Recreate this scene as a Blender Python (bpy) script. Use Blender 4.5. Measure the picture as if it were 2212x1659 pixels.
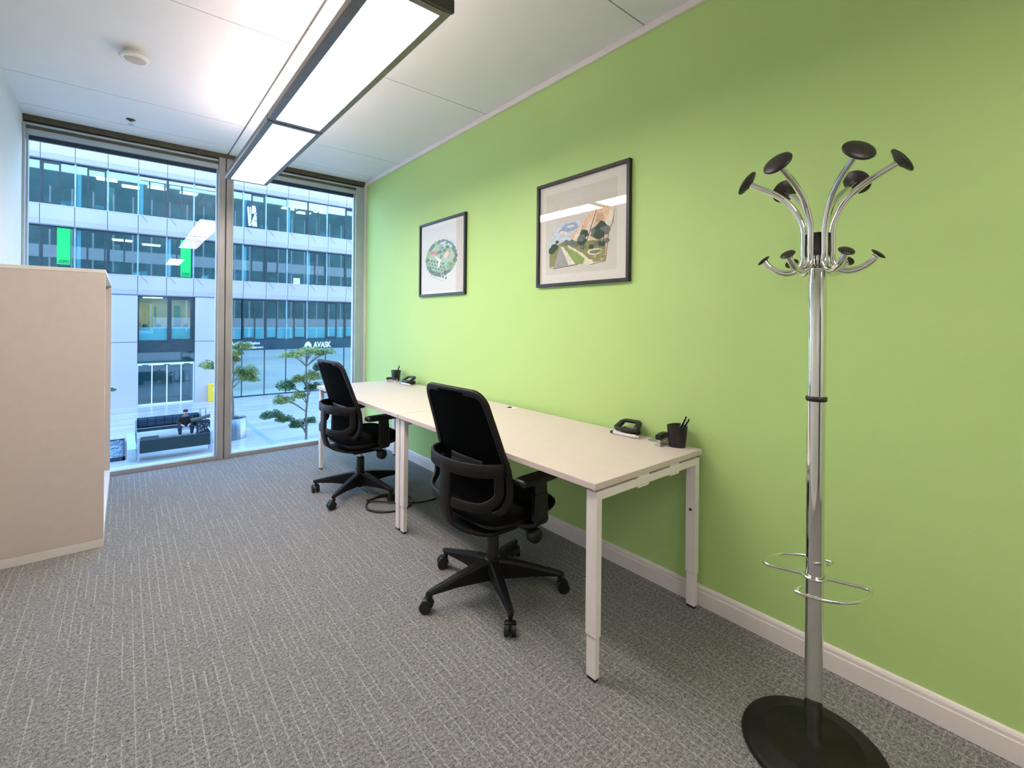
import bpy, bmesh, math, random
from mathutils import Vector, Matrix
random.seed(7)
PI = math.pi
for o in list(bpy.data.objects): bpy.data.objects.remove(o)
S = bpy.context.scene
COL = S.collection

# ---------------------------------------------------------------- camera
YAW, ROLL, EYE, FPX, CY = math.radians(39.6956), math.radians(0.5455), 1.3296, 1007.3253, 693.9966
F_ = Vector((math.sin(YAW), math.cos(YAW), 0)); R_ = Vector((math.cos(YAW), -math.sin(YAW), 0)); U_ = Vector((0, 0, 1))
R2 = R_*math.cos(ROLL) + U_*math.sin(ROLL); U2 = -R_*math.sin(ROLL) + U_*math.cos(ROLL)
cam = bpy.data.cameras.new('camera'); co = bpy.data.objects.new('camera', cam); COL.objects.link(co)
co.matrix_world = Matrix(((R2.x, U2.x, -F_.x, 0), (R2.y, U2.y, -F_.y, 0), (R2.z, U2.z, -F_.z, EYE), (0, 0, 0, 1)))
cam.sensor_width = 36; cam.sensor_fit = 'HORIZONTAL'; cam.lens = 36*FPX/2212
cam.shift_y = -(829.5 - CY)/2212
cam.clip_start = 0.02; cam.clip_end = 300
S.camera = co

# ---------------------------------------------------------------- world, light, exposure
S.view_settings.view_transform = 'Standard'; S.view_settings.look = 'None'
S.view_settings.gamma = 1; S.view_settings.exposure = 0.14
SKY = 5.0
LAMP_DOWN, LAMP_UP = 28.0, 8.0
LAMP_COL = (1.0, 0.91, 0.86)
w = bpy.data.worlds.new('world'); S.world = w; w.use_nodes = True
nt = w.node_tree; nt.nodes.clear()
out = nt.nodes.new('ShaderNodeOutputWorld'); bg = nt.nodes.new('ShaderNodeBackground')
tc = nt.nodes.new('ShaderNodeTexCoord'); sp = nt.nodes.new('ShaderNodeSeparateXYZ')
cr = nt.nodes.new('ShaderNodeValToRGB')
cr.color_ramp.elements[0].position = 0.0; cr.color_ramp.elements[0].color = (0.62, 0.80, 1.0, 1)
cr.color_ramp.elements[1].position = 0.9; cr.color_ramp.elements[1].color = (0.17, 0.42, 1.0, 1)
nt.links.new(tc.outputs['Generated'], sp.inputs[0]); nt.links.new(sp.outputs[2], cr.inputs[0])
nt.links.new(cr.outputs[0], bg.inputs[0]); nt.links.new(bg.outputs[0], out.inputs[0])
bg.inputs[1].default_value = SKY

# ---------------------------------------------------------------- materials
def lin(r, g, b):
    f = lambda c: (c/255/12.92) if c/255 <= .04045 else ((c/255+.055)/1.055)**2.4
    return (f(r), f(g), f(b), 1)
def base_mat(name, col, rough=.5, metal=0.0, spec=.5):
    m = bpy.data.materials.new(name); m.use_nodes = True
    b = m.node_tree.nodes['Principled BSDF']
    b.inputs['Base Color'].default_value = col; b.inputs['Roughness'].default_value = rough
    b.inputs['Metallic'].default_value = metal; b.inputs['Specular IOR Level'].default_value = spec
    return m
def N(m, t, **k):
    n = m.node_tree.nodes.new(t)
    for a, v in k.items(): setattr(n, a, v)
    return n
def noisy(name, c1, c2, scale, rough=.5, metal=0.0, bump=0.0, bscale=None, spec=.5, vec='Object', stretch=None, detail=4):
    m = base_mat(name, c1, rough, metal, spec); t = m.node_tree; b = t.nodes['Principled BSDF']
    tc = N(m, 'ShaderNodeTexCoord'); n = N(m, 'ShaderNodeTexNoise'); n.inputs['Scale'].default_value = scale; n.inputs['Detail'].default_value = detail
    mp = N(m, 'ShaderNodeMapping')
    if stretch: mp.inputs['Scale'].default_value = stretch
    t.links.new(tc.outputs[vec], mp.inputs[0]); t.links.new(mp.outputs[0], n.inputs['Vector'])
    r = N(m, 'ShaderNodeValToRGB'); r.color_ramp.elements[0].position = .35; r.color_ramp.elements[1].position = .65
    r.color_ramp.elements[0].color = c1; r.color_ramp.elements[1].color = c2
    t.links.new(n.outputs[0], r.inputs[0]); t.links.new(r.outputs[0], b.inputs['Base Color'])
    if bump:
        n2 = N(m, 'ShaderNodeTexNoise'); n2.inputs['Scale'].default_value = bscale or scale*4; n2.inputs['Detail'].default_value = 3
        t.links.new(tc.outputs[vec], n2.inputs['Vector'])
        bp = N(m, 'ShaderNodeBump'); bp.inputs['Strength'].default_value = bump; bp.inputs['Distance'].default_value = .002
        t.links.new(n2.outputs[0], bp.inputs['Height']); t.links.new(bp.outputs[0], b.inputs['Normal'])
    return m
def glass_mat(name, tint, refl=.045, gl_rough=.0, edge=.9):
    m = bpy.data.materials.new(name); m.use_nodes = True; t = m.node_tree; t.nodes.clear()
    o = N(m, 'ShaderNodeOutputMaterial'); mx = N(m, 'ShaderNodeMixShader'); tr = N(m, 'ShaderNodeBsdfTransparent'); gl = N(m, 'ShaderNodeBsdfGlossy')
    tr.inputs[0].default_value = tint; gl.inputs['Roughness'].default_value = gl_rough; gl.inputs[0].default_value = (1, 1, 1, 1)
    lw = N(m, 'ShaderNodeLayerWeight'); pw = N(m, 'ShaderNodeMath', operation='POWER'); pw.inputs[1].default_value = 5
    ma = N(m, 'ShaderNodeMath', operation='MULTIPLY_ADD'); ma.inputs[1].default_value = edge; ma.inputs[2].default_value = refl
    t.links.new(lw.outputs['Facing'], pw.inputs[0]); t.links.new(pw.outputs[0], ma.inputs[0]); t.links.new(ma.outputs[0], mx.inputs[0])
    t.links.new(tr.outputs[0], mx.inputs[1]); t.links.new(gl.outputs[0], mx.inputs[2]); t.links.new(mx.outputs[0], o.inputs[0])
    return m
def emit_mat(name, col, s):
    m = base_mat(name, (.8, .8, .8, 1), .5); b = m.node_tree.nodes['Principled BSDF']
    b.inputs['Emission Color'].default_value = (*col, 1); b.inputs['Emission Strength'].default_value = s
    return m

def carpet_mat():
    m = base_mat('carpet', (.1, .1, .1, 1), .95, 0, .1); t = m.node_tree; b = t.nodes['Principled BSDF']; L = t.links.new
    tc = N(m, 'ShaderNodeTexCoord'); sp = N(m, 'ShaderNodeSeparateXYZ'); L(tc.outputs['Object'], sp.inputs[0])
    def math_(op, a, c=None, c2=None):
        n = N(m, 'ShaderNodeMath', operation=op)
        for i, v in enumerate((a, c, c2)):
            if v is None: continue
            if isinstance(v, (int, float)): n.inputs[i].default_value = v
            else: L(v, n.inputs[i])
        return n.outputs[0]
    wob = N(m, 'ShaderNodeTexNoise'); wob.inputs['Scale'].default_value = 110; wob.inputs['Detail'].default_value = 2; L(tc.outputs['Object'], wob.inputs['Vector'])
    wv = math_('MULTIPLY', math_('SUBTRACT', wob.outputs[0], .5), .010)
    X = math_('ADD', sp.outputs[0], wv); Y = math_('ADD', sp.outputs[1], wv)
    def lines(A, B, wdt, ln, thick, prob, seed):
        u = math_('DIVIDE', A, wdt); col = math_('FLOOR', u); fr = math_('FRACT', u)
        wn = N(m, 'ShaderNodeTexWhiteNoise', noise_dimensions='2D'); cx = N(m, 'ShaderNodeCombineXYZ'); L(col, cx.inputs[0]); cx.inputs[1].default_value = seed; L(cx.outputs[0], wn.inputs['Vector'])
        v = math_('ADD', math_('DIVIDE', B, ln), math_('MULTIPLY', wn.outputs[0], 7.3)); row = math_('FLOOR', v)
        wn2 = N(m, 'ShaderNodeTexWhiteNoise', noise_dimensions='2D'); c2 = N(m, 'ShaderNodeCombineXYZ'); L(col, c2.inputs[0]); L(math_('ADD', row, seed*3.7), c2.inputs[1]); L(c2.outputs[0], wn2.inputs['Vector'])
        on = math_('LESS_THAN', wn2.outputs[0], prob)
        ln_ = math_('LESS_THAN', fr, thick)
        return math_('MULTIPLY', on, ln_)
    l1 = lines(X, Y, .034, .16, .085, .60, 1.0); l2 = lines(Y, X, .026, .068, .10, .52, 5.0)
    pile = N(m, 'ShaderNodeTexNoise'); pile.inputs['Scale'].default_value = 330; pile.inputs['Detail'].default_value = 3; L(tc.outputs['Object'], pile.inputs['Vector'])
    big = N(m, 'ShaderNodeTexNoise'); big.inputs['Scale'].default_value = 95; big.inputs['Detail'].default_value = 2; L(tc.outputs['Object'], big.inputs['Vector'])
    pr = N(m, 'ShaderNodeMapRange'); L(math_('ADD', pile.outputs[0], math_('MULTIPLY', big.outputs[0], .6)), pr.inputs[0])
    pr.inputs[1].default_value = .55; pr.inputs[2].default_value = 1.05; pr.inputs[3].default_value = 0; pr.inputs[4].default_value = 1
    mx = N(m, 'ShaderNodeMix', data_type='RGBA'); L(pr.outputs[0], mx.inputs[0]); mx.inputs[6].default_value = (.034, .032, .032, 1); mx.inputs[7].default_value = (.42, .405, .39, 1)
    mx2 = N(m, 'ShaderNodeMix', data_type='RGBA'); L(math_('MULTIPLY', math_('ADD', l1, math_('MULTIPLY', l2, .6)), math_('MULTIPLY', pr.outputs[0], 1.5)), mx2.inputs[0]); L(mx.outputs[2], mx2.inputs[6]); mx2.inputs[7].default_value = (.44, .44, .425, 1)
    L(mx2.outputs[2], b.inputs['Base Color'])
    bp = N(m, 'ShaderNodeBump'); bp.inputs['Strength'].default_value = .6; bp.inputs['Distance'].default_value = .004
    L(math_('ADD', pile.outputs[0], math_('MULTIPLY', l1, .5)), bp.inputs['Height']); L(bp.outputs[0], b.inputs['Normal'])
    return m

M = {}
M['carpet'] = carpet_mat()
M['green'] = noisy('green_paint', (.465, .66, .235, 1), (.475, .67, .242, 1), 2, .6, bump=.25, bscale=260, spec=.25)
M['white_wall'] = noisy('white_wall_paint', (.68, .68, .68, 1), (.70, .70, .70, 1), 3, .7, bump=.1, bscale=200, spec=.25)
M['ceiling'] = noisy('ceiling_panel', (.76, .75, .74, 1), (.78, .77, .76, 1), 5, .55, bump=.15, bscale=400, spec=.3)
M['gap'] = base_mat('dark_gap', (.09, .075, .06, 1), .8)
M['trim'] = noisy('white_trim', (.80, .72, .69, 1), (.83, .75, .72, 1), 8, .4)
M['frame'] = noisy('window_frame_metal', (.35, .32, .32, 1), (.39, .355, .355, 1), 6, .42, .2)
M['frame_light'] = noisy('pale_frame_metal', (.42, .48, .52, 1), (.46, .52, .56, 1), 6, .4, .2)
M['bronze'] = noisy('dark_bronze', (.075, .065, .045, 1), (.10, .085, .06, 1), 30, .6)
M['navy'] = base_mat('navy_seal', (.02, .035, .06, 1), .5)
M['glass'] = glass_mat('window_glass', (.95, .985, .985, 1), .014, edge=.6)
M['pic_glass'] = glass_mat('picture_glass', (.99, .99, .98, 1), .020, edge=.12)
M['desk_top'] = noisy('desk_laminate', (.67, .55, .52, 1), (.69, .57, .535, 1), 12, .38, bump=.08, bscale=500)
M['desk_edge'] = noisy('desk_edge_band', (.74, .64, .61, 1), (.76, .66, .63, 1), 12, .4)
M['desk_metal'] = noisy('white_powder_coat', (.84, .76, .73, 1), (.86, .78, .75, 1), 10, .38)
M['cabinet'] = noisy('cabinet_laminate', (.59, .49, .45, 1), (.61, .51, .47, 1), 20, .5, bump=.06, bscale=400)
M['cabinet_white'] = noisy('cabinet_white_edge', (.72, .66, .62, 1), (.74, .68, .64, 1), 10, .45)
M['black'] = noisy('black_plastic', (.006, .0055, .005, 1), (.010, .009, .0085, 1), 60, .42)
M['black_soft'] = noisy('black_fabric', (.003, .003, .003, 1), (.006, .006, .006, 1), 300, .95, bump=.4, bscale=900, spec=.08)
M['charcoal'] = noisy('charcoal_plastic', (.007, .006, .0055, 1), (.011, .0095, .008, 1), 80, .5, spec=.28)
M['rubber'] = base_mat('black_rubber', (.008, .008, .008, 1), .7)
M['net'] = noisy('black_net', (.0025, .0025, .0025, 1), (.004, .004, .004, 1), 500, .9, spec=.04)
M['chrome'] = base_mat('chrome', (.80, .79, .77, 1), .06, 1.0)
M['steel'] = noisy('brushed_steel', (.52, .50, .48, 1), (.62, .60, .58, 1), 40, .3, .9)
M['cap_black'] = noisy('knob_black', (.014, .011, .009, 1), (.024, .019, .016, 1), 120, .42)
M['base_black'] = noisy('stand_base_black', (.007, .005, .0035, 1), (.012, .009, .006, 1), 60, .55, spec=.3)
M['lamp_metal'] = noisy('lamp_housing', (.17, .15, .13, 1), (.20, .18, .16, 1), 15, .4, .4)
M['lamp_dark'] = base_mat('lamp_end', (.05, .045, .04, 1), .5)
M['diffuser'] = emit_mat('lamp_diffuser', LAMP_COL, LAMP_DOWN)
M['uplight'] = emit_mat('lamp_uplight', (1.0, .80, .78), LAMP_UP)
M['plastic_white'] = base_mat('white_plastic', (.75, .72, .68, 1), .4)
M['plastic_beige'] = base_mat('beige_plastic', (.50, .42, .36, 1), .5)
M['paper'] = noisy('picture_paper', (.60, .57, .52, 1), (.63, .60, .55, 1), 25, .8)
M['mat_board'] = noisy('picture_mat', (.70, .66, .62, 1), (.72, .68, .64, 1), 25, .8)
M['frame_black'] = noisy('frame_black', (.010, .009, .008, 1), (.016, .014, .012, 1), 60, .4)
M['grommet'] = base_mat('grommet_grey', (.22, .26, .25, 1), .5)

# ---------------------------------------------------------------- mesh helpers
class MB:
    def __init__(s): s.v = []; s.f = []; s.sm = []; s.mi = []; s.cur = 0
    def add(s, vs, fs, smooth=False, mi=None):
        o = len(s.v); s.v += [Vector(p) for p in vs]
        for f in fs: s.f.append([i+o for i in f]); s.sm.append(smooth); s.mi.append(s.cur if mi is None else mi)
        return s
    def box(s, x0, x1, y0, y1, z0, z1, bev=0.0, mi=None, M4=None):
        if x0 > x1: x0, x1 = x1, x0
        if y0 > y1: y0, y1 = y1, y0
        if z0 > z1: z0, z1 = z1, z0
        if bev <= 0:
            vs = [(x, y, z) for x in (x0, x1) for y in (y0, y1) for z in (z0, z1)]
            fs = [(0, 1, 3, 2), (4, 6, 7, 5), (0, 4, 5, 1), (2, 3, 7, 6), (0, 2, 6, 4), (1, 5, 7, 3)]
        else:
            bm = bmesh.new(); bmesh.ops.create_cube(bm, size=1)
            for v in bm.verts: v.co = ((v.co.x+.5)*(x1-x0)+x0, (v.co.y+.5)*(y1-y0)+y0, (v.co.z+.5)*(z1-z0)+z0)
            bmesh.ops.bevel(bm, geom=list(bm.edges), offset=bev, segments=2, affect='EDGES', profile=.5)
            bm.verts.index_update(); vs = [v.co.copy() for v in bm.verts]; fs = [[v.index for v in f.verts] for f in bm.faces]; bm.free()
        if M4 is not None: vs = [M4 @ Vector(v) for v in vs]
        return s.add(vs, fs, False, mi)
    def loft(s, rings, cap0=True, cap1=True, smooth=True, mi=None, closed=True):
        n = len(rings[0]); vs = [p for r in rings for p in r]; fs = []
        for i in range(len(rings)-1):
            for j in range(n if closed else n-1):
                a = i*n+j; b = i*n+(j+1) % n; fs.append((a, b, b+n, a+n))
        s.add(vs, fs, smooth, mi)
        if cap0: s.add(rings[0], [list(range(n))[::-1]], False, mi)
        if cap1: s.add(rings[-1], [list(range(n))], False, mi)
        return s
    def lathe(s, prof, n=32, c=(0, 0, 0), axis=None, mi=None, smooth=True):
        Mx = axis if axis is not None else Matrix.Identity(3); c = Vector(c)
        rings = [[c + Mx @ Vector((r*math.cos(2*PI*k/n), r*math.sin(2*PI*k/n), z)) for k in range(n)] for r, z in prof]
        return s.loft(rings, prof[0][0] > 1e-5, prof[-1][0] > 1e-5, smooth, mi)
    def cyl(s, a, b, r, r2=None, n=20, mi=None):
        a = Vector(a); b = Vector(b); return s.tube([a, b], r if r2 is None else [r, r2], n, mi=mi)
    def tube(s, pts, r, n=12, mi=None, cap=True, sx=1.0, closed=False):
        pts = [Vector(p) for p in pts]; m = len(pts)
        T = []
        for i in range(m):
            a = pts[(i-1) % m] if (closed or i > 0) else pts[i]; b = pts[(i+1) % m] if (closed or i < m-1) else pts[i]
            T.append((b-a).normalized())
        up = Vector((0, 0, 1)) if abs(T[0].z) < .9 else Vector((1, 0, 0))
        nrm = (up - T[0]*up.dot(T[0])).normalized(); rings = []
        for i in range(m):
            nrm = (nrm - T[i]*nrm.dot(T[i])).normalized(); bn = T[i].cross(nrm)
            rr = r[i] if isinstance(r, (list, tuple)) else r
            rings.append([pts[i] + nrm*rr*math.cos(2*PI*k/n)*sx + bn*rr*math.sin(2*PI*k/n) for k in range(n)])
        if closed: rings.append(rings[0]); cap = False
        return s.loft(rings, cap, cap, True, mi)
    def sweep_rect(s, pts, wid, thk, ups, mi=None, closed=False, smooth=False):
        """rect section: wid along 'ups', thk across"""
        pts = [Vector(p) for p in pts]; m = len(pts); rings = []
        for i in range(m):
            a = pts[(i-1) % m] if (closed or i > 0) else pts[i]; b = pts[(i+1) % m] if (closed or i < m-1) else pts[i]
            T = (b-a).normalized(); u = Vector(ups[i] if isinstance(ups, list) else ups); u = (u - T*u.dot(T)).normalized(); q = T.cross(u)
            wi = wid[i] if isinstance(wid, (list, tuple)) else wid; th = thk[i] if isinstance(thk, (list, tuple)) else thk
            c = .28; hw, ht = wi/2, th/2; k = min(hw, ht)*c
            sec = [(-hw+k, -ht), (hw-k, -ht), (hw, -ht+k), (hw, ht-k), (hw-k, ht), (-hw+k, ht), (-hw, ht-k), (-hw, -ht+k)]
            rings.append([pts[i] + u*x + q*y for x, y in sec])
        if closed: rings.append(rings[0])
        return s.loft(rings, not closed, not closed, smooth, mi)
    def poly(s, pts, d, mi=None):
        """prism: polygon pts extruded by vector d"""
        pts = [Vector(p) for p in pts]; d = Vector(d); n = len(pts)
        s.add(pts + [p+d for p in pts], [list(range(n))[::-1], [i+n for i in range(n)]] + [(i, (i+1) % n, (i+1) % n+n, i+n) for i in range(n)], False, mi)
        return s
    def xf(s, M4): s.v = [M4 @ v for v in s.v]; return s
    def build(s, name, mat, parent=None, recalc=True):
        me = bpy.data.meshes.new(name); me.from_pydata([tuple(v) for v in s.v], [], s.f)
        mats = mat if isinstance(mat, (list, tuple)) else [mat]
        for mm in mats: me.materials.append(M[mm] if isinstance(mm, str) else mm)
        me.polygons.foreach_set('use_smooth', s.sm); me.polygons.foreach_set('material_index', s.mi)
        if recalc:
            bm = bmesh.new(); bm.from_mesh(me); bmesh.ops.recalc_face_normals(bm, faces=bm.faces); bm.to_mesh(me); bm.free()
        me.update()
        o = bpy.data.objects.new(name, me); COL.objects.link(o)
        if parent is not None: o.parent = parent
        return o
def thing(name, label, cat, loc=(0, 0, 0), rz=0, group=None):
    o = bpy.data.objects.new(name, None); COL.objects.link(o); o.location = loc; o.rotation_euler = (0, 0, rz); o.empty_display_size = .1
    return tag(o, label, cat, group)
def tag(o, label, cat, group=None, kind=None):
    o['label'] = label; o['category'] = cat
    if group: o['group'] = group
    if kind: o['kind'] = kind
    return o
def struct(name, mb, mat, parent=None):
    o = mb.build(name, mat, parent)
    if parent is None: o['kind'] = 'structure'
    return o
def centre(o):
    """move a top-level mesh's origin to the middle of its foot"""
    vs = o.data.vertices; xs = [v.co.x for v in vs]; ys = [v.co.y for v in vs]; zs = [v.co.z for v in vs]
    c = Vector(((min(xs)+max(xs))/2, (min(ys)+max(ys))/2, min(zs)))
    for v in vs: v.co -= c
    o.location = c; return o
def copy_tree(o, parent=None):
    c = o.copy(); COL.objects.link(c); c.parent = parent
    for ch in list(o.children): copy_tree(ch, c)
    return c
def catmull(P, k=8):
    P = [Vector(p) for p in P]; out = []
    for i in range(len(P)-1):
        p0 = P[max(i-1, 0)]; p1 = P[i]; p2 = P[i+1]; p3 = P[min(i+2, len(P)-1)]
        for j in range(k):
            t = j/k; out.append(.5*((2*p1)+(-p0+p2)*t+(2*p0-5*p1+4*p2-p3)*t*t+(-p0+3*p1-3*p2+p3)*t**3))
    out.append(P[-1]); return out
def text_obj(name, body, size, mat, parent, loc, rot, depth=.01, sx=1.0, bold=0.0, align='LEFT'):
    cu = bpy.data.curves.new(name, 'FONT'); cu.body = body; cu.size = size; cu.extrude = depth; cu.offset = bold; cu.align_x = align
    t = bpy.data.objects.new('tmp', cu); COL.objects.link(t)
    dg = bpy.context.evaluated_depsgraph_get(); me = bpy.data.meshes.new_from_object(t.evaluated_get(dg)); bpy.data.objects.remove(t)
    me.materials.clear(); me.materials.append(M[mat])
    Mx = Matrix.Translation(Vector(loc)) @ rot.to_4x4() @ Matrix.Diagonal((sx, 1, 1, 1))
    me.transform(Mx)
    o = bpy.data.objects.new(name, me); COL.objects.link(o); o.parent = parent; return o
FACE_CAM = Matrix(((1, 0, 0), (0, 0, -1), (0, 1, 0)))      # text upright in XZ, readable from -Y

# ---------------------------------------------------------------- room shell
XW, YW, H, XL, YB = 2.105, 5.143, 2.887, -0.614, -2.0
struct('floor', MB().box(XL-.1, XW+.1, YB-.1, YW+.06, -.12, 0), 'carpet')
c = MB(); g = .0035
xs = [XL, .743, XW]; ys = [YB, -1.35, .05, 1.446, 2.835, 4.30, 4.905, YW]
for i in range(2):
    for j in range(len(ys)-1):
        gx = .006
        c.box(xs[i]+(gx if i else 0), xs[i+1]-(0 if i else gx), ys[j]+(g if j else 0), ys[j+1]-(g if j < len(ys)-2 else 0), H, H+.03, mi=0)
c.box(XL-.1, XW+.1, YB-.1, YW+.3, H+.035, H+.14, mi=1)
struct('ceiling', c, ['ceiling', 'gap'])
struct('wall_right', MB().box(XW, XW+.12, YB-.1, YW+.02, -.1, H+.1), 'green')
struct('wall_left', MB().box(XL-.12, XL, YB-.1, YW+.3, -.1, H+.1), 'white_wall')
struct('wall_back', MB().box(XL-.1, XW+.1, YB-.12, YB, -.1, H+.1), 'white_wall')
# skirting on the green wall: flat board with a rounded moulded top
b = MB(); prof = [(0, 0), (-.015, 0), (-.015, .066), (-.0125, .070), (-.0125, .082), (-.009, .090), (-.003, .094), (0, .094)]
b.loft([[(XW+x, y, z) for x, z in prof] for y in (YB, YW)], smooth=False)
struct('baseboard_right', b, 'trim')
b = MB(); prof = [(0, 0), (.015, 0), (.015, .066), (.0125, .070), (.0125, .082), (.009, .090), (.003, .094), (0, .094)]
b.loft([[(XL+x, y, z) for x, z in prof] for y in (YB, YW)], smooth=False)
struct('baseboard_left', b, 'trim')
M['door'] = noisy('added_door_dark', (.045, .036, .030, 1), (.06, .05, .04, 1), 3, .5, stretch=(1, 1, .1))
d_ = MB(); d_.box(-.52, .50, YB, YB+.03, 0, 2.18, .003, mi=0); d_.box(-.46, .44, YB+.03, YB+.045, .01, 2.12, .003, mi=1)  # unseen door, added as something dark for the chrome stand to reflect
dd = struct('added_door', d_, ['frame', 'door']); hd_ = MB(); hd_.tube([(.36, YB+.045, 1.05), (.36, YB+.09, 1.05), (.24, YB+.09, 1.05)], .009, 10); hd_.build('added_door_handle', 'steel', dd)
struct('trim_1', MB().box(XW-.022, XW, YB, YW, H-.034, H, .003), 'trim')

# windows: frame pieces then panes
GY = YW+.07      # glass plane
def window(n, x0, x1):
    f = MB()
    f.box(x0, x0+.014, YW+.05, YW+.10, .035, 2.80, .002, mi=1)     # slim pale inner posts
    f.box(x1-.014, x1, YW+.05, YW+.10, .035, 2.80, .002, mi=1)
    f.box(x0, x1, YW+.03, YW+.11, 2.745, 2.80, .002, mi=1)
    f.box(x0, x1, YW+.06, YW+.09, 2.712, 2.75, mi=2)
    o = struct('window_%d' % n, f, ['frame', 'frame_light', 'navy'])
    s_ = MB(); s_.box(x0, x1, YW, YW+.035, 0, .036, .002, mi=0); s_.box(x0, x1, YW+.035, YW+.15, 0, .03, .002, mi=1)
    s_.build('sill_rail', ['frame', 'frame_light'], o)
    MB().box(x0+.01, x1-.01, GY, GY+.012, .03, 2.71).build('pane', 'glass', o)
    return o
window(1, -.60, .672); window(2, .787, 1.99)
m_ = MB(); m_.box(.672, .726, YW, YW+.10, 0, 2.85, .004); m_.box(.733, .787, YW, YW+.10, 0, 2.85, .004); m_.box(.72, .74, YW+.012, YW+.09, 0, 2.85, mi=1)
struct('trim_2', m_, ['frame', 'gap'])
m_ = MB(); m_.box(1.99, 2.085, YW+.02, YW+.11, 0, 2.82, .003, mi=0); m_.box(2.085, XW, YW-.005, YW+.11, 0, 2.86, .002, mi=1)
struct('trim_3', m_, ['frame_light', 'trim'])
struct('trim_4', MB().box(XL, -.598, YW, YW+.11, 0, 2.82, .002), 'frame_light')
# dark recess above the windows with the roller tube and its brackets
m_ = MB(); m_.box(XL, XW, YW+.01, YW+.05, 2.845, H+.03, mi=0); m_.box(XL, XW, YW+.05, YW+.12, 2.80, H+.03, mi=0)
for x in (-.02, .50, 1.70): m_.box(x, x+.05, YW-.002, YW+.02, 2.838, 2.862, mi=0)
struct('trim_5', m_, ['bronze'])
m_ = MB()
for x0, x1 in ((-.612, .668), (.79, 2.082)): m_.tube([(x0, YW+.032, 2.824), (x1, YW+.032, 2.824)], .013, 14)
for x0, x1 in ((-.612, .668), (.79, 2.082)): m_.box(x0, x1, YW+.022, YW+.03, 2.789, 2.810, mi=1)
struct('trim_6', m_, ['frame_light', 'bronze'])
struct('trim_7', MB().box(XL-.1, XW+.1, YW+.06, YW+.2, -.3, -.01), 'frame_light')   # outer ledge

M['own_facade'] = noisy('own_building_cladding', (.07, .16, .17, 1), (.12, .24, .25, 1), .5, .4); M['own_band'] = base_mat('own_building_band', (.55, .58, .60, 1), .5)
m_ = MB(); y0_, y1_ = YW+.115, YW+.25
for a in ((-26, XL-.12, -3.6, 15), (XW+.12, 34, -3.6, 15), (XL-.12, XW+.12, H+.14, 15), (XL-.12, XW+.12, -3.6, -.3)): m_.box(a[0], a[1], y0_, y1_, a[2], a[3])
for k in range(5):
    z_ = -3.1+3.33*k
    for a, b_ in ((-26, XL-.14), (XW+.14, 34)) if k == 1 or k == 2 else ((-26, 34),): m_.box(a, b_, y1_, y1_+.06, z_, z_+1.15, mi=1)
    for q in range(40):
        x = -25+1.5*q
        if x < XL-.2 or x > XW+.2 or k not in (0, 1): m_.box(x, x+.12, y1_, y1_+.03, z_+1.15, z_+3.33, mi=1)
struct('wall_front', m_, ['own_facade', 'own_band'])

# ---------------------------------------------------------------- desks
XF, XR, DY, DW = 1.320, 2.083, 1.105, 1.60
def make_desk(y0, label):
    t = thing('office_desk', label, 'desk', (XF, y0, 0), 0, 'desks in a row along the green wall')
    D = XR-XF; W = DW-.004
    tp = MB(); tp.box(0, D, .002, W, .715, .74, .0015); tp.build('tabletop', ['desk_top'], t)
    for yy, s in ((.006, 1), (W-.006, -1)):
        for lx, fr in ((.015, True), (D-.045, False)):
            a, b_ = sorted((yy, yy+s*.052))
            l = MB(); l.box(lx, lx+.030, a, b_, .165, .704, .003); lg = l.build('leg', 'desk_metal', t)
            e = MB(); e.box(lx+.003, lx+.027, a+.004, b_-.004, .012, .172, .002); e.build('leg_extension', 'desk_metal', lg)
            q = MB(); q.box(lx+.005, lx+.025, a+.006, b_-.006, 0, .013, .002); q.build('foot', 'rubber', lg)
            if not fr:
                k = MB(); k.lathe([(.0055, 0), (.0055, .004), (.002, .004)], 14, (lx-.001, (a+b_)/2, .46), Matrix(((0, 0, -1), (1, 0, 0), (0, 1, 0)))); k.build('screw', 'black', lg)
        a, b_ = sorted((yy, yy+s*.030))
        r = MB(); r.box(.043, D-.043, a, b_, .672, .704, .003)
        for bx in (.27, .50): r.box(bx, bx+.075, a+.0015, b_-.0015, .664, .716, .001)
        r.build('side_rail', 'desk_metal', t)
    r = MB(); r.box(.10, .14, .05, W-.05, .676, .70, .002); r.box(D-.16, D-.12, .05, W-.05, .676, .70, .002); r.build('long_rail', 'desk_metal', t)
    gr = MB(); gr.lathe([(.0295, .0), (.030, .002), (.0, .002)], 28, (D-.036, .235 if y0 < 2 else 1.30, .7395)); gr.lathe([(.024, .002), (.022, .005), (.0, .0055)], 24, (D-.036, .235 if y0 < 2 else 1.30, .7395))
    gr.build('cable_port', 'grommet', t)
    gr = MB(); gx, gy = D-.06, W-.27
    gr.lathe([(.0385, .0), (.040, .002), (.031, .0025), (.030, .001), (0, .001)], 28, (gx, gy, .7395), mi=0)
    gr.box(gx-.012, gx+.012, gy+.012, gy+.034, .7405, .746, .002, mi=1)
    gr.build('cable_port', ['desk_metal', 'rubber'], t)
    return t
make_desk(DY, 'near white desk with black hole punch, stapler and pen cup at its end')
make_desk(DY+DW, 'far white desk standing closest to the window')

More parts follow.
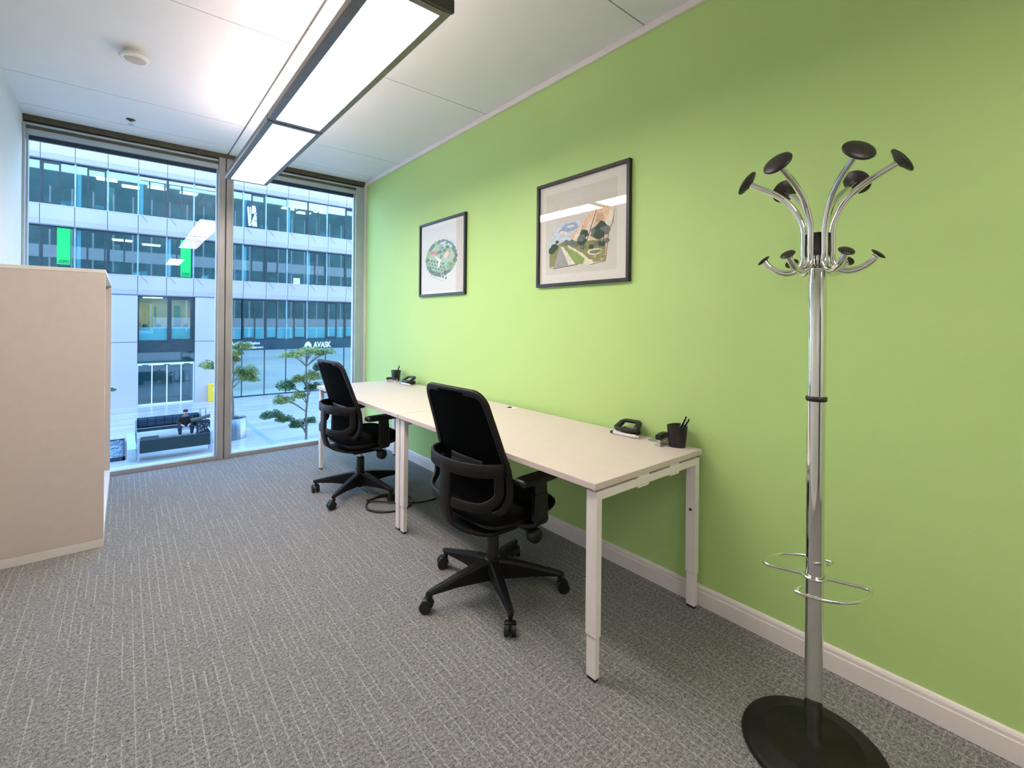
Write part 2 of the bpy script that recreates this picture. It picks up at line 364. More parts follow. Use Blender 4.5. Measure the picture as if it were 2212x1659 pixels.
# ---------------------------------------------------------------- task chair (faces +X, origin on the floor under the gas lift)
def chair_profile(z):
    P = [(.44, -.172), (.50, -.156), (.58, -.148), (.66, -.158), (.74, -.185), (.82, -.210), (.92, -.243), (1.01, -.272), (1.05, -.285)]
    for (z0, x0), (z1, x1) in zip(P, P[1:]):
        if z <= z1 or z1 == P[-1][0]:
            t = (z-z0)/(z1-z0); return x0+(x1-x0)*t
def back_hw(z):      # half width of the back outline at height z with rounded corners
    zb, ztp = .455, 1.015; w = .250 if z < .68 else .250+(.216-.250)*(z-.68)/(ztp-.68)
    rt, rb = .055, .11
    if z > ztp-rt: w -= rt-math.sqrt(max(0, rt*rt-(z-(ztp-rt))**2))
    if z < zb+rb: w -= rb-math.sqrt(max(0, rb*rb-((zb+rb)-z)**2))
    return max(w, .0)
def back_pt(y, z): return Vector((chair_profile(z)+.55*y*y, y, z))
def make_chair(label, base_deg):
    t = thing('task_chair', label, 'chair', (0, 0, 0), 0, 'task chairs at the desks')
    # --- back frame
    zs = []; zb, ztp = .455, 1.015
    for k in range(11): a = PI/2*k/10; zs.append(zb+.11-.11*math.cos(a))
    zs += [zb+.11+(ztp-.055-zb-.11)*k/14 for k in range(1, 14)]
    for k in range(9): a = PI/2*k/8; zs.append(ztp-.055+.055*math.sin(a))
    right = [back_pt(-back_hw(z), z) for z in zs]; left = [back_pt(back_hw(z), z) for z in zs]
    loop = right + left[::-1]
    fr = MB(); ups = []
    n = len(loop)
    for i in range(n):
        T = (loop[(i+1) % n]-loop[(i-1) % n]).normalized(); ups.append(Vector((1, 0, .25)).cross(T))
    fr.sweep_rect(loop, .030, .020, ups, closed=True, smooth=True)
    bf = fr.build('back_frame', 'charcoal', t)
    net = MB(); rows = []; zz = [zb+.004+(ztp-.008-zb)*k/44 for k in range(45)]
    for off in (.004, -.002):
        rows = []
        for z in zz:
            h = back_hw(z)
            h = max(.01, h-.006); rows.append([back_pt(h*(-1+2*j/16), z)+Vector((off, 0, 0)) for j in range(17)])
        net.loft(rows, False, False, True, closed=False)
    net.build('back_mesh', 'net', t, recalc=False)
    # --- rear bow and J spine
    bow = MB(); pts = []
    for k in range(29):
        a = PI*k/28; y = -.243*math.cos(a); x = -.118-.166*(math.sin(a)**.75 if 0 < k < 28 else 0)
        pts.append(Vector((x, y, .680)))
    bow.sweep_rect(pts, .058, .014, Vector((0, 0, 1)), smooth=True); bow.build('back_bow', 'charcoal', t)
    sp_ = MB(); pth = catmull([(-.280, 0, .700), (-.284, 0, .60), (-.282, 0, .50), (-.255, 0, .405), (-.19, 0, .372), (-.10, 0, .360), (.02, 0, .358)], 6)
    nw = len(pth); sp_.sweep_rect(pth, [.076 if i < nw*.45 else .076+.24*min(1, (i-nw*.45)/(nw*.3)) for i in range(nw)], .018, Vector((0, 1, 0)), smooth=True); sp_.build('back_spine', 'charcoal', t)
    lp = MB()
    surf = lambda y, z: Vector((-.118-.166*max(0, 1-(y/.243)**2)**.375, y, z))
    prof2 = [(-.238, .68), (-.238, .64), (-.238, .60), (-.238, .575)] + [(-.238+.058*(1-math.cos(PI/2*k/6)), .575-.055*math.sin(PI/2*k/6)) for k in range(1, 7)] + [(-.180+.045*k, .520) for k in range(1, 5)]
    full = prof2 + [(-y, z) for y, z in prof2[::-1][1:]]
    pts = [surf(y, z) for y, z in full]; ups = []
    for i, (y, z) in enumerate(full):
        T = (pts[min(i+1, len(pts)-1)]-pts[max(i-1, 0)]).normalized(); nrm = Vector((y*2.2, 0, 0))+Vector((-1, 0, 0))*.0
        g0 = surf(y+.002 if y < 0 else y-.002, z)-surf(y, z); g0 = g0 if g0.length > 1e-5 else Vector((0, 1, 0)); nn_ = g0.cross(Vector((0, 0, 1))).normalized(); ups.append(nn_.cross(T))
    lp.sweep_rect(pts, .042, .013, ups, smooth=True)
    lp.build('back_brace', 'charcoal', t)
    lu = MB(); lu.sweep_rect([back_pt(-.12+.24*k/10, .66)+Vector((-.014, 0, 0)) for k in range(11)], .07, .010, Vector((0, 0, 1)), smooth=True)
    lu.box(-.128, -.112, -.03, .03, .69, .72, .004)
    lu.build('lumbar_pad', 'black', t)
    # --- seat: rounded cushion with waterfall front
    def seat_ring(dx, dy, z, n=44, drop=0):
        r = []
        for k in range(n):
            a = 2*PI*k/n; ca, sa = math.cos(a), math.sin(a); e = .45
            x = math.copysign(abs(ca)**e, ca)*(.245-dx); y = math.copysign(abs(sa)**e, sa)*(.238-dy)
            if x > .1: y *= 1-.10*((x-.1)/.145)**2
            zz_ = z-drop*max(0, (x-.12)/.125)**2
            r.append((x+.035, y, zz_))
        return r
    st = MB(); st.loft([seat_ring(.03, .03, .415, drop=.01), seat_ring(.006, .006, .425, drop=.02), seat_ring(0, 0, .445, drop=.03), seat_ring(.004, .004, .463, drop=.035), seat_ring(.022, .022, .477, drop=.04), seat_ring(.06, .06, .484, drop=.035), seat_ring(.15, .15, .482, drop=.0)])
    st.build('seat', 'black_soft', t)
    sh = MB(); sh.loft([seat_ring(.13, .12, .355), seat_ring(.05, .05, .385), seat_ring(.012, .012, .412), seat_ring(.012, .012, .425)]); sh.box(-.09, .12, -.085, .085, .315, .37, .015)
    sh.build('seat_shell', 'black', t)
    # --- arms
    for s in (-1, 1):
        ar = MB(); ar.sweep_rect(catmull([(.02, s*.10, .372), (.05, s*.20, .378), (.065, s*.262, .40), (.06, s*.272, .45), (.05, s*.272, .60)], 5), [.075]*21, [.022]*21, Vector((1, 0, 0)), smooth=True)
        ar.box(.01, .09, s*.272-.016, s*.272+.016, .42, .545, .006)
        am = ar.build('armrest', 'black', t)
        pd = MB(); pr = []
        for z, i in ((.598, .012), (.604, .003), (.618, 0), (.628, .004), (.632, .014)):
            pr.append([(.035+math.copysign(abs(math.cos(a))**.5, math.cos(a))*(.125-i), s*.272+math.copysign(abs(math.sin(a))**.5, math.sin(a))*(.044-i), z) for a in [2*PI*k/28 for k in range(28)]])
        pd.loft(pr); pd.build('arm_pad', 'black', am)
    kn = MB(); AX = Matrix(((1, 0, 0), (0, 0, -1), (0, 1, 0)))
    kn.tube([(.06, -.08, .345), (.06, -.25, .335)], .008); kn.lathe([(.010, .20), (.030, .205), (.036, .215), (.036, .245), (.028, .255), (0, .257)], 24, (.06, 0, .332), AX)
    kn.build('tension_knob', 'black', t)
    lv = MB(); lv.tube(catmull([(.14, .05, .35), (.14, .2, .345), (.15, .29, .34)], 5), .006); lv.sweep_rect([(.15, .24, .342), (.155, .31, .338)], .035, .010, Vector((1, 0, 0))); lv.build('height_lever', 'black', t)
    # --- lift and star base
    gl = MB(); gl.tube([(0, 0, .26), (0, 0, .33)], .0145, 20); lift = gl.build('gas_lift', 'steel', t); lift['label'] = 'steel lift rod'
    gl = MB(); gl.lathe([(.021, .045), (.024, .05), (.024, .07), (.030, .10), (.030, .268), (.026, .276), (.0, .278)], 24); gl.build('column_sleeve', 'black', t)
    gl = MB(); gl.lathe([(.0225, .066), (.0255, .068), (.0255, .078), (.0225, .080)], 24); gl.build('column_ring', 'steel', t)
    hb = MB(); hb.lathe([(.034, .082), (.043, .09), (.045, .14), (.040, .158), (.031, .162)], 28); hb.build('base_hub', 'black', t)
    for k in range(5):
        a = math.radians(base_deg+72*k); d = Vector((math.cos(a), math.sin(a), 0)); up = Vector((0, 0, 1))
        lg = MB(); side = Vector((-d.y, d.x, 0))
        secs = [(.02, .052, .160, .060), (.10, .047, .150, .068), (.20, .041, .130, .078), (.30, .034, .108, .080), (.335, .030, .100, .079), (.352, .016, .096, .080)]
        rings = []
        for r, wd, zt, zb_ in secs:
            h = wd/2; c_ = .006
            rings.append([d*r+side*(-h*.75)+up*zb_, d*r+side*(h*.75)+up*zb_, d*r+side*h+up*(zt-.012), d*r+side*(h-c_)+up*zt, d*r+side*(-h+c_)+up*zt, d*r+side*(-h)+up*(zt-.012)])
        lg.loft(rings, smooth=False); leg = lg.build('leg', 'charcoal', t)
        cs = MB(); p = d*.332; tw = math.radians(base_deg*1.7+95*k+20); f = Vector((math.cos(tw), math.sin(tw), 0)); ax = Vector((-f.y, f.x, 0)); wc = p-f*.018+up*.0285
        cs.tube([p+up*.052, p+up*.085], .011, 12)
        cs.tube([wc-ax*.026, wc-ax*.006], .0275, 22); cs.tube([wc+ax*.006, wc+ax*.026], .0275, 22)
        hood = []
        for q in range(9):
            an = PI*q/8*.62+.1; hood.append(wc+f*math.cos(an)*.030+up*math.sin(an)*.030)
        cs.sweep_rect(hood, .046, .005, [ax]*9, smooth=True)
        cs.box(-.008, .008, -.006, .006, -.012, .026, .001, M4=Matrix.Translation(wc) @ Matrix.Rotation(tw, 4, 'Z'))
        cs.build('caster', 'black', leg)
    return t
c1 = make_chair('near black mesh-back task chair at the desk with the pen cup', 174-2.5)
c1.location = (1.411, 1.832, 0); c1.rotation_euler = (0, 0, math.radians(2.5))
c2 = make_chair('far black mesh-back task chair close to the window', 144.5-3)
c2.location = (1.407, 3.512, 0); c2.rotation_euler = (0, 0, math.radians(3))

# ---------------------------------------------------------------- cabinet
t = thing('storage_cabinet', 'tall pale beige storage cabinet standing against the left wall', 'cabinet', (-.345, 4.345, 0))
cx0, cx1, cy0, cy1, ch = -.255, .258, -.755, .755, 1.606
o = MB().box(cx0, cx1, cy0, cy0+.02, .05, ch-.022, .001).build('side_panel', 'cabinet', t)
MB().box(cx0, cx1, cy1-.02, cy1, .05, ch-.022, .001).build('side_panel', 'cabinet', t)
MB().box(cx0, cx1, cy0, cy1, ch-.021, ch, .001).build('top_panel', 'cabinet_white', t)
MB().box(cx0, cx0+.015, cy0+.02, cy1-.02, .05, ch-.022).build('back_panel', 'cabinet', t)
MB().box(cx0, cx1, cy0, cy1, 0, .049, .001).build('plinth', 'cabinet_white', t)
MB().box(cx0+.015, cx1, cy0+.02, cy1-.02, .05, .07, .001).build('bottom_panel', 'cabinet_white', t)
for k in (0, 1):
    y0 = cy0+.02+k*(cy1-cy0-.04)/2; y1 = y0+(cy1-cy0-.04)/2-.002
    d = MB()
    for q in range(24): a = y0+(y1-y0)*q/24; d.box(cx1-.075, cx1-.062, a, a+(y1-y0)/24-.002, .072, ch-.024, .001)
    dr = d.build('tambour_door', 'cabinet', t)
    MB().box(cx1-.062, cx1-.055, (y1-.04) if k == 0 else (y0+.015), (y1-.02) if k == 0 else (y0+.035), .75, .95, .002).build('handle', 'steel', dr)

# ---------------------------------------------------------------- pendant light
ZL = 2.43
def make_lamp(y0, y1, label, endcap):
    t = thing('pendant_light', label, 'ceiling light', (.750, (y0+y1)/2, ZL), 0, 'linear pendant lights under the ceiling')
    L = (y1-y0)/2-.004; hw = .148
    fr = MB()
    for s in (-1, 1):
        prof = [(s*(hw-.032), 0), (s*hw, 0.004), (s*(hw+.004), .012), (s*(hw+.002), .044), (s*(hw-.03), .048), (s*(hw-.03), .012)]
        fr.loft([[(x, y, z) for x, z in prof] for y in (-L, L)], smooth=False)
    for s in (-1, 1): fr.box(-(hw-.03), hw-.03, s*L-(.030 if s > 0 else 0), s*L+(0 if s > 0 else .030), 0, .045, .001)
    fr.build('housing', 'lamp_metal', t)
    MB().box(-(hw-.031), hw-.031, -L+.03, L-.03, .003, .012).build('diffuser', 'diffuser', t)
    MB().box(-(hw-.05), hw-.05, -L+.05, L-.05, .050, .053).build('uplight_panel', 'uplight', t)
    MB().box(-(hw-.031), hw-.031, -L+.03, L-.03, .0495, .0498).build('top_cover', 'plastic_white', t)
    if endcap:
        e = MB(); e.box(-hw-.004, hw+.004, -L-.016, -L, .002, .05, .003); e.box(-hw*.6, hw*.6, -L-.020, -L-.008, .045, .062, .003); e.build('end_cap', 'lamp_dark', t)
    for y in ((-.14, .0) if not endcap else (L-.10, L-.24)):
        wv = MB(); yy = y if endcap else -.1+ (y+.14)*0
        wv.tube([(-.005, y, .05), (-.005, y, H-ZL)], .0016, 6); wv.build('suspension_wire', 'steel', t)
    return t
l1 = make_lamp(1.437, 2.855, 'nearer unit of the glowing linear pendant light, dark end cap', True)
l2 = make_lamp(2.862, 4.285, 'farther unit of the glowing linear pendant light, nearest the window', False)
j = MB().box(-.152, .152, 1.0, 1.01, 0, .04)  # joint between the units
l3 = make_lamp(-1.62, -.20, 'added unseen pendant light unit behind the camera, evens the wall light', True)  # extra unit out of view, added to even the light on the green wall
t = thing('smoke_detector', 'round white smoke detector on the ceiling left of the lights', 'smoke detector', (.031, 3.524, H))
d_ = MB(); d_.lathe([(.040, 0), (.040, -.018), (.030, -.024)], 32); d_.build('base', 'plastic_white', t)
d_ = MB(); d_.lathe([(.030, -.022), (.070, -.030), (.073, -.036), (.068, -.044), (.052, -.050), (.050, -.047)], 36); d_.build('cover', 'plastic_white', t)
d_ = MB(); d_.lathe([(.051, -.046), (.040, -.051), (0, -.052)], 36); g_ = d_.build('grille', 'plastic_beige', t)
t = thing('fire_sprinkler', 'small metal fire sprinkler hanging from the ceiling near the window', 'sprinkler', (.023, 4.742, H))
d_ = MB(); d_.lathe([(.030, 0), (.028, -.004), (.012, -.007), (.011, -.014)], 20); d_.build('escutcheon', 'lamp_dark', t)
d_ = MB(); d_.tube([(.008, 0, -.012), (.012, 0, -.026), (.003, 0, -.038)], .002, 8); d_.tube([(-.008, 0, -.012), (-.012, 0, -.026), (-.003, 0, -.038)], .002, 8); d_.tube([(0, 0, -.012), (0, 0, -.038)], .0025, 8); d_.build('bulb_arms', 'chrome', t)
d_ = MB(); d_.lathe([(.004, -.037), (.019, -.039), (.019, -.041), (0, -.042)], 16); d_.build('deflector', 'steel', t)

# ---------------------------------------------------------------- coat stand
BX, BY = 1.660, .511
Fh = Vector((math.sin(YAW), math.cos(YAW), 0))
t = thing('coat_stand', 'chrome coat stand with black knobs and a dark round base', 'coat stand', (BX, BY, 0))
ft = MB(); ft.lathe([(.196, 0), (.200, .006), (.196, .016), (.186, .022), (.136, .030), (.131, .034), (.128, .033), (.05, .038), (.034, .042), (.030, .042)], 64); ft.build('base', 'base_black', t)
pl = MB(); pl.lathe([(.0222, .030), (.0222, .102), (.0245, .106), (.0245, .20), (.0250, 1.09)], 40); pl.build('lower_pole', 'chrome', t)
pl = MB(); pl.lathe([(.0252, 1.105), (.0252, 1.500), (.023, 1.506), (0, 1.507)], 40); pl.build('upper_pole', 'chrome', t)
pl = MB(); pl.lathe([(.026, 1.090), (.0285, 1.092), (.0295, 1.098), (.0285, 1.104), (.026, 1.106)], 36); pl.build('pole_ring', 'cap_black', t)
pl = MB(); pl.lathe([(.0215, 1.500), (.0215, 1.508), (.017, 1.51), (.017, 1.545)], 28); pl.build('core_rod', 'chrome', t)
pl = MB(); pl.lathe([(.029, 1.545), (.029, 1.612), (.0, 1.613)], 28); pl.build('collar', 'cap_black', t)
arms = [(a_, .203, 1.800, .146) for a_ in (47, 107, 167, 224, 281, 345)]
for ang, R_up, z_up, R_lo in arms:
    a = math.radians(ang); d = Vector((math.cos(a), math.sin(a), 0)); up = Vector((0, 0, 1)); r0 = .0375
    P = lambda r, z: d*r+up*z
    path = catmull([P(R_up-.010, z_up-.006), P(R_up*.78, z_up-.026), P(R_up*.56, z_up-.054), P(R_up*.36, z_up-.093), P(r0+.010, 1.658), P(r0, 1.618), P(r0, 1.56), P(r0, 1.525), P(r0+.014, 1.501), P(r0+.042, 1.491), P(R_lo-.035, 1.500), P(R_lo-.012, 1.517), P(R_lo, 1.533)], 6)
    am = MB(); am.tube(path, .0096, 16); arm = am.build('arm', 'chrome', t)
    for pt, di, rr, nm in ((path[0], d*math.cos(math.radians(36))+up*math.sin(math.radians(36)), .0415, 'knob'), (path[-1], d*math.cos(math.radians(50))+up*math.sin(math.radians(50)), .0212, 'small_knob')):
        q = di.to_track_quat('Z', 'Y').to_matrix(); k = MB(); s = rr/.045
        k.lathe([(.010, -.006), (.018*s, -.003*s), (.043*s, .006*s), (.045*s, .009*s), (.043*s, .013*s), (.030*s, .018*s), (.012*s, .0205*s), (0, .021*s)], 32, pt, q)
        k.build(nm, 'cap_black', arm)
ur = MB(); z = .545
A = Vector((-.040, .122, 0)); 
def side(sg, ax_, n_):
    pts = [Vector((0, 0, z))]
    return pts
ax_ = Vector((-.34, .94, 0)).normalized()      # direction of the straight rod (towards the far-left end)
nn = Vector((ax_.y, -ax_.x, 0))                # to the right of it, towards the green wall
for sg in (1, -1):
    a1 = ax_*sg; n1 = nn*sg
    pts = [a1*.031+up*z, a1*.120+up*z, a1*.131+n1*.004+up*z]
    for k in range(0, 13):
        an = math.radians(85-107*k/12); pts.append(a1*(.140*math.sin(an)) + n1*(.140*math.cos(an)) + up*z)
    e = pts[-1]-up*z; pts += [e*.965+up*z-a1*.004, e*.76+up*z]
    ur.tube(pts, .0050, 10)
ur.tube([Vector((.031*math.cos(2*PI*k/24), .031*math.sin(2*PI*k/24), z)) for k in range(24)], .0048, 10, closed=True)
ur.build('umbrella_ring', 'chrome', t)

# ---------------------------------------------------------------- framed pictures
def picture(y0, y1, z0, z1, label, painter, art, mat_w):
    t = thing('framed_picture', label, 'picture', (XW, (y0+y1)/2, z0), 0, 'framed pictures on the green wall')
    h = z1-z0; w2 = (y1-y0)/2; fw = .020; dp = .024
    fr = MB(); fr.box(-dp, 0, -w2, w2, 0, fw, .0015); fr.box(-dp, 0, -w2, w2, h-fw, h, .0015); fr.box(-dp, 0, -w2, -w2+fw, fw, h-fw, .0015); fr.box(-dp, 0, w2-fw, w2, fw, h-fw, .0015)
    fr.build('frame', 'frame_black', t)
    MB().box(-.006, -.001, -w2+fw, w2-fw, fw, h-fw).build('mount_board', 'mat_board', t)
    a, b_, c_, d = mat_w      # image margins left(high y) right top bottom
    MB().box(-.0068, -.006, -w2+fw+b_, w2-fw-a, fw+d, h-fw-c_).build('paper', 'paper', t)
    U = lambda u, v: (w2-fw-a - u*(2*w2-2*fw-a-b_), fw+d + v*(h-2*fw-c_-d))
    pm = MB(); names = []; lay = [0]
    def blob(pts, col, layer=None):
        if col not in names: names.append(col)
        lay[0] += 1; x = -.0069-.000012*lay[0]
        q = [(x, *U(u, v)) for u, v in pts]; pm.add(q, [list(range(len(q)))], False, names.index(col))
    painter(blob)
    mats = [M[k] for k in names]; pm.build(art, mats, t, recalc=False)
    MB().box(-.0165, -.0150, -w2+fw, w2-fw, fw, h-fw).build('glazing', 'pic_glass', t)
    return t
PC = {'p_green': (70, 108, 78), 'p_dgreen': (52, 74, 56), 'p_lime': (138, 160, 92), 'p_mint': (150, 178, 150), 'p_tan': (196, 160, 128), 'p_rust': (168, 112, 90), 'p_grey': (158, 158, 156), 'p_blue': (150, 165, 200),
      'p_peach': (222, 188, 160), 'p_olive': (140, 138, 84), 'p_cream': (224, 214, 198), 'p_brown': (130, 98, 76), 'p_slate': (108, 114, 112), 'p_pale': (190, 192, 198), 'p_line': (60, 52, 48), 'p_skyl': (196, 204, 218)}
for k, v in PC.items():
    c_ = lin(*v); M[k] = noisy('watercolour_'+k[2:], tuple(x*.86 for x in c_[:3])+(1,), tuple(min(1, x*1.12) for x in c_[:3])+(1,), 60, .85)
rg = random.Random(3)
def ell(cu, cv, ru, rv, n=12, j=.18): return [(cu+ru*(1+rg.uniform(-j, j))*math.cos(2*PI*k/n), cv+rv*(1+rg.uniform(-j, j))*math.sin(2*PI*k/n)) for k in range(n)]
def paint_garden(b):
    b(ell(.48, .50, .40, .285, 26, .07), 'p_mint')
    for k in range(26): a = 2*PI*k/26; b(ell(.48+.36*math.cos(a), .50+.25*math.sin(a), .05, .035), rg.choice(['p_green', 'p_dgreen', 'p_green', 'p_lime']))
    for k in range(46):
        r = rg.uniform(0, .9); a = rg.uniform(.1, PI-.1); b(ell(.48+.34*r*math.cos(a), .52+.22*r*math.sin(a), .035, .026), rg.choice(['p_green', 'p_dgreen', 'p_lime', 'p_green', 'p_mint']))
    for i in range(6):
        for k in range(5): b(ell(.17+.075*i+.02*k, .50-.055*k-.018*i, .024, .018), 'p_dgreen'); 
    for k in range(5): b([(.12+.02*k, .47-.055*k), (.60, .36-.055*k), (.60, .355-.055*k), (.12+.02*k, .462-.055*k)], 'p_lime')
    b(ell(.30, .60, .10, .05), 'p_tan'); b(ell(.27, .605, .05, .03), 'p_rust'); b(ell(.36, .585, .05, .03), 'p_rust')
    b([(.36, .55), (.50, .47), (.44, .36), (.40, .36), (.42, .46), (.33, .53)], 'p_cream'); b([(.55, .53), (.66, .60), (.70, .55), (.60, .47)], 'p_peach'); b(ell(.78, .50, .05, .04), 'p_tan')
    for k in range(14): b(ell(rg.uniform(.5, .78), rg.uniform(.30, .44), .03, .022), rg.choice(['p_green', 'p_lime', 'p_olive']))
    for k in range(12): b(ell(rg.uniform(.45, .86), rg.uniform(.64, .74), .04, .018), 'p_pale')
def paint_road(b):
    b([(.05, .35), (.10, .52), (.22, .60), (.42, .62), (.52, .60), (.60, .40), (.40, .34)], 'p_skyl'); b([(.18, .50), (.30, .60), (.46, .60), (.50, .52), (.36, .50)], 'p_blue')
    b(ell(.26, .50, .06, .02), 'p_cream'); b(ell(.38, .56, .05, .018), 'p_cream')
    b([(.36, .36), (.40, .46), (.54, .57), (.72, .72), (.90, .72), (.98, .60), (.90, .40), (.86, .12), (.55, .2), (.40, .3)], 'p_peach')
    b([(.42, .38), (.50, .52), (.56, .56), (.50, .40)], 'p_cream'); b([(.54, .32), (.62, .52), (.72, .68), (.70, .45), (.62, .3)], 'p_cream'); b([(.80, .40), (.86, .55), (.95, .70), (.97, .60), (.9, .44)], 'p_cream'); b([(.72, .56), (.76, .66), (.84, .62), (.82, .52)], 'p_tan')
    for q in ([(.50, .40), (.56, .55), (.565, .55), (.51, .40)], [(.60, .33), (.74, .70), (.75, .70), (.615, .33)], [(.90, .42), (.95, .52), (.97, .70), (.96, .52), (.91, .42)], [(.86, .10), (.90, .42), (.91, .42), (.87, .10)]): b(q, 'p_brown')
    b([(.06, .10), (.06, .32), (.30, .40), (.55, .36), (.86, .34), (.87, .10)], 'p_olive')
    b([(.12, .07), (.18, .22), (.22, .34), (.26, .34), (.38, .20), (.48, .09)], 'p_grey'); b([(.36, .10), (.24, .33), (.27, .33), (.47, .10)], 'p_cream')
    b([(.46, .10), (.28, .33), (.34, .34), (.56, .20), (.60, .12)], 'p_lime')
    b([(.34, .34), (.40, .31), (.56, .22), (.66, .13), (.60, .10), (.58, .16), (.48, .24), (.36, .30)], 'p_cream'); b(ell(.72, .22, .11, .035), 'p_cream'); b(ell(.73, .22, .085, .022), 'p_olive'); b(ell(.72, .21, .06, .012), 'p_slate'); b(ell(.64, .11, .07, .035), 'p_cream')
    for u, v, r in ((.10, .30, .06), (.14, .34, .06), (.18, .40, .03), (.32, .37, .05), (.40, .36, .05), (.46, .34, .05)): b(ell(u, v, r, r*.7), rg.choice(['p_slate', 'p_dgreen']))
    for u, v, r in ((.55, .36, .065), (.58, .44, .06), (.54, .40, .05), (.74, .44, .08), (.80, .48, .08), (.86, .44, .07), (.78, .40, .07)): b(ell(u, v, r, r*.85), rg.choice(['p_slate', 'p_olive', 'p_dgreen']))
    for u, v in ((.78, .30), (.83, .29), (.74, .30), (.56, .29), (.88, .32), (.68, .28)): b(ell(u, v, .035, .03), rg.choice(['p_slate', 'p_dgreen']))
    for u in (.79, .84, .57): b([(u, .26), (u-.004, .40), (u+.006, .40), (u+.008, .26)], 'p_line')
    for k in range(16): b(ell(rg.uniform(.70, .86), rg.uniform(.11, .18), .02, .012), rg.choice(['p_olive', 'p_lime', 'p_tan']))
    for q in ([(.06, .095), (.12, .075), (.12, .08), (.06, .10)], [(.66, .075), (.87, .095), (.87, .10), (.66, .08)], [(.12, .07), (.5, .095), (.5, .10), (.12, .076)]): b(q, 'p_line')
picture(3.108, 3.86, 1.545, 2.203, 'framed watercolour of a round green garden, the smaller-looking one nearer the window', paint_garden, 'garden_watercolour', (.03, .04, .03, .02))
picture(1.530, 2.265, 1.552, 2.217, 'framed watercolour of a road below tall cliffs on the green wall', paint_road, 'cliff_watercolour', (.055, .075, .055, .055))

# ---------------------------------------------------------------- desk accessories
ZT = .74
def pen_cup(label, loc, rz, s=1.0):
    t = thing('pen_cup', label, 'pen cup', loc, rz, 'black pen cups on the desks')
    def ring(r, z, n=40):
        out_ = []
        for k in range(n):
            a = 2*PI*k/n; q = 1+.10*math.cos(3*a); out_.append((r*q*math.cos(a), r*q*math.sin(a), z))
        return out_
    c_ = MB(); c_.loft([ring(.034, 0), ring(.036, .003), ring(.0455, .100), ring(.0455, .102), ring(.0425, .102), ring(.034, .006), ring(.001, .005)], True, False)
    c_.build('cup', 'black', t); t.scale = (s, s, s); return t
def pen(label, p, d, ln=.14, chrome=True):
    t = thing('pen', label, 'pen', p, 0, 'pens in the near cup')
    d = Vector(d).normalized(); b_ = MB(); b_.tube([d*0, d*ln*.9], .0052, 14); b_.tube([d*ln*.9, d*ln], [.0048, .0035], 14); b_.build('barrel', 'black', t)
    c_ = MB(); side_ = d.cross(Vector((0, 1, .3))).normalized(); c_.tube([d*ln*.93+side_*.002, d*ln*.95+side_*.008, d*ln*.62+side_*.0078], .0013, 8); c_.tube([d*ln*.58, d*ln*.60], .0056, 14); c_.build('clip', 'chrome', t); return t
pen_cup('black pen cup holding two pens on the near desk end', (2.033, 1.205, ZT), .4)
pen('taller black pen standing in the cup on the near desk', (2.020, 1.225, ZT+.012), (.020, -.058, .130), .150)
pen('shorter black pen in the near cup, leaning beside the other', (2.030, 1.222, ZT+.012), (.022, -.066, .124), .142)
def stapler(label, loc, rz):
    t = thing('stapler', label, 'stapler', loc, rz, 'small staplers beside the pen cups')
    b_ = MB(); b_.loft([[(x, y*wv, z) for y, z in ((-1, 0), (1, 0), (1, .006), (.8, .009), (-.8, .009), (-1, .006))] for x, wv in ((-.055, .010), (-.050, .016), (.02, .016), (.05, .013))]); b_.build('base_plate', 'steel', t)
    a_ = MB(); a_.sweep_rect(catmull([(-.050, 0, .034), (-.02, 0, .038), (.02, 0, .036), (.052, 0, .026)], 5), .026, [.020]*16, Vector((0, 1, 0)), smooth=True); a_.build('handle', 'black', t)
    a_ = MB(); a_.box(-.046, .045, -.010, .010, .016, .026, .002); a_.box(.03, .055, -.011, .011, .006, .028, .003); a_.box(-.046, -.040, -.009, .009, .010, .024); a_.build('magazine', 'steel', t); return t
stapler('small black and silver stapler in front of the near pen cup', (2.020, 1.272, ZT), math.radians(8)).scale = (1.15, 1.1, 1.2)
def punch(label, loc, rz):
    t = thing('hole_punch', label, 'hole punch', loc, rz, 'black hole punches on the desks')
    b_ = MB(); b_.box(-.050, .045, -.062, .062, 0, .008, .003); b_.build('base_plate', 'steel', t)
    b_ = MB(); b_.tube([(-.050, -.066, .010), (-.050, .066, .010)], .009, 14); b_.tube([(-.050, -.082, .010), (-.050, -.066, .010)], .005, 12); b_.build('guide_bar', 'plastic_white', t)
    b_ = MB(); b_.tube([(-.050, .066, .010), (-.050, .085, .010)], [.0085, .007], 12); b_.build('end_stop', 'black', t)
    b_ = MB(); b_.box(-.02, .03, -.045, -.025, .008, .036, .003); b_.box(-.02, .03, .025, .045, .008, .036, .003); b_.box(-.02, .03, -.045, .045, .010, .018, .002); b_.build('punch_body', 'black', t)
    # lever handle: ring-like rounded trapezoid with an opening, tilted up at the front
    h_ = MB(); sec = []
    pts = [(-.048, -.058), (.028, -.046), (.028, .046), (-.048, .058)]
    path = []
    for i in range(4):
        p0, p1 = Vector(pts[i]), Vector(pts[(i+1) % 4])
        for k in range(6): path.append(p0.lerp(p1, .14+.72*k/5))
    tilt = Matrix.Rotation(math.radians(-27), 3, 'Y')
    P3 = [tilt @ Vector((p.x, p.y, 0))+Vector((-.004, 0, .055)) for p in path]
    h_.sweep_rect(P3, .016, .030, [Vector((0, 0, 1))]*len(P3), closed=True, smooth=True); h_.build('handle', 'black', t)
    h_ = MB(); h_.box(.0, .030, -.035, .035, .030, .040, .003); h_.build('spring_plate', 'steel', t); return t
punch('black hole punch with silver base on the near desk', (2.045, 1.485, ZT), math.radians(4))
pen_cup('black pen cup with one pen on the far desk', (2.035, 4.21, ZT), .2)
p_ = pen('single black pen sticking out of the cup on the far desk', (2.02, 4.215, ZT+.012), (.028, -.050, .135), .150); del p_['group']
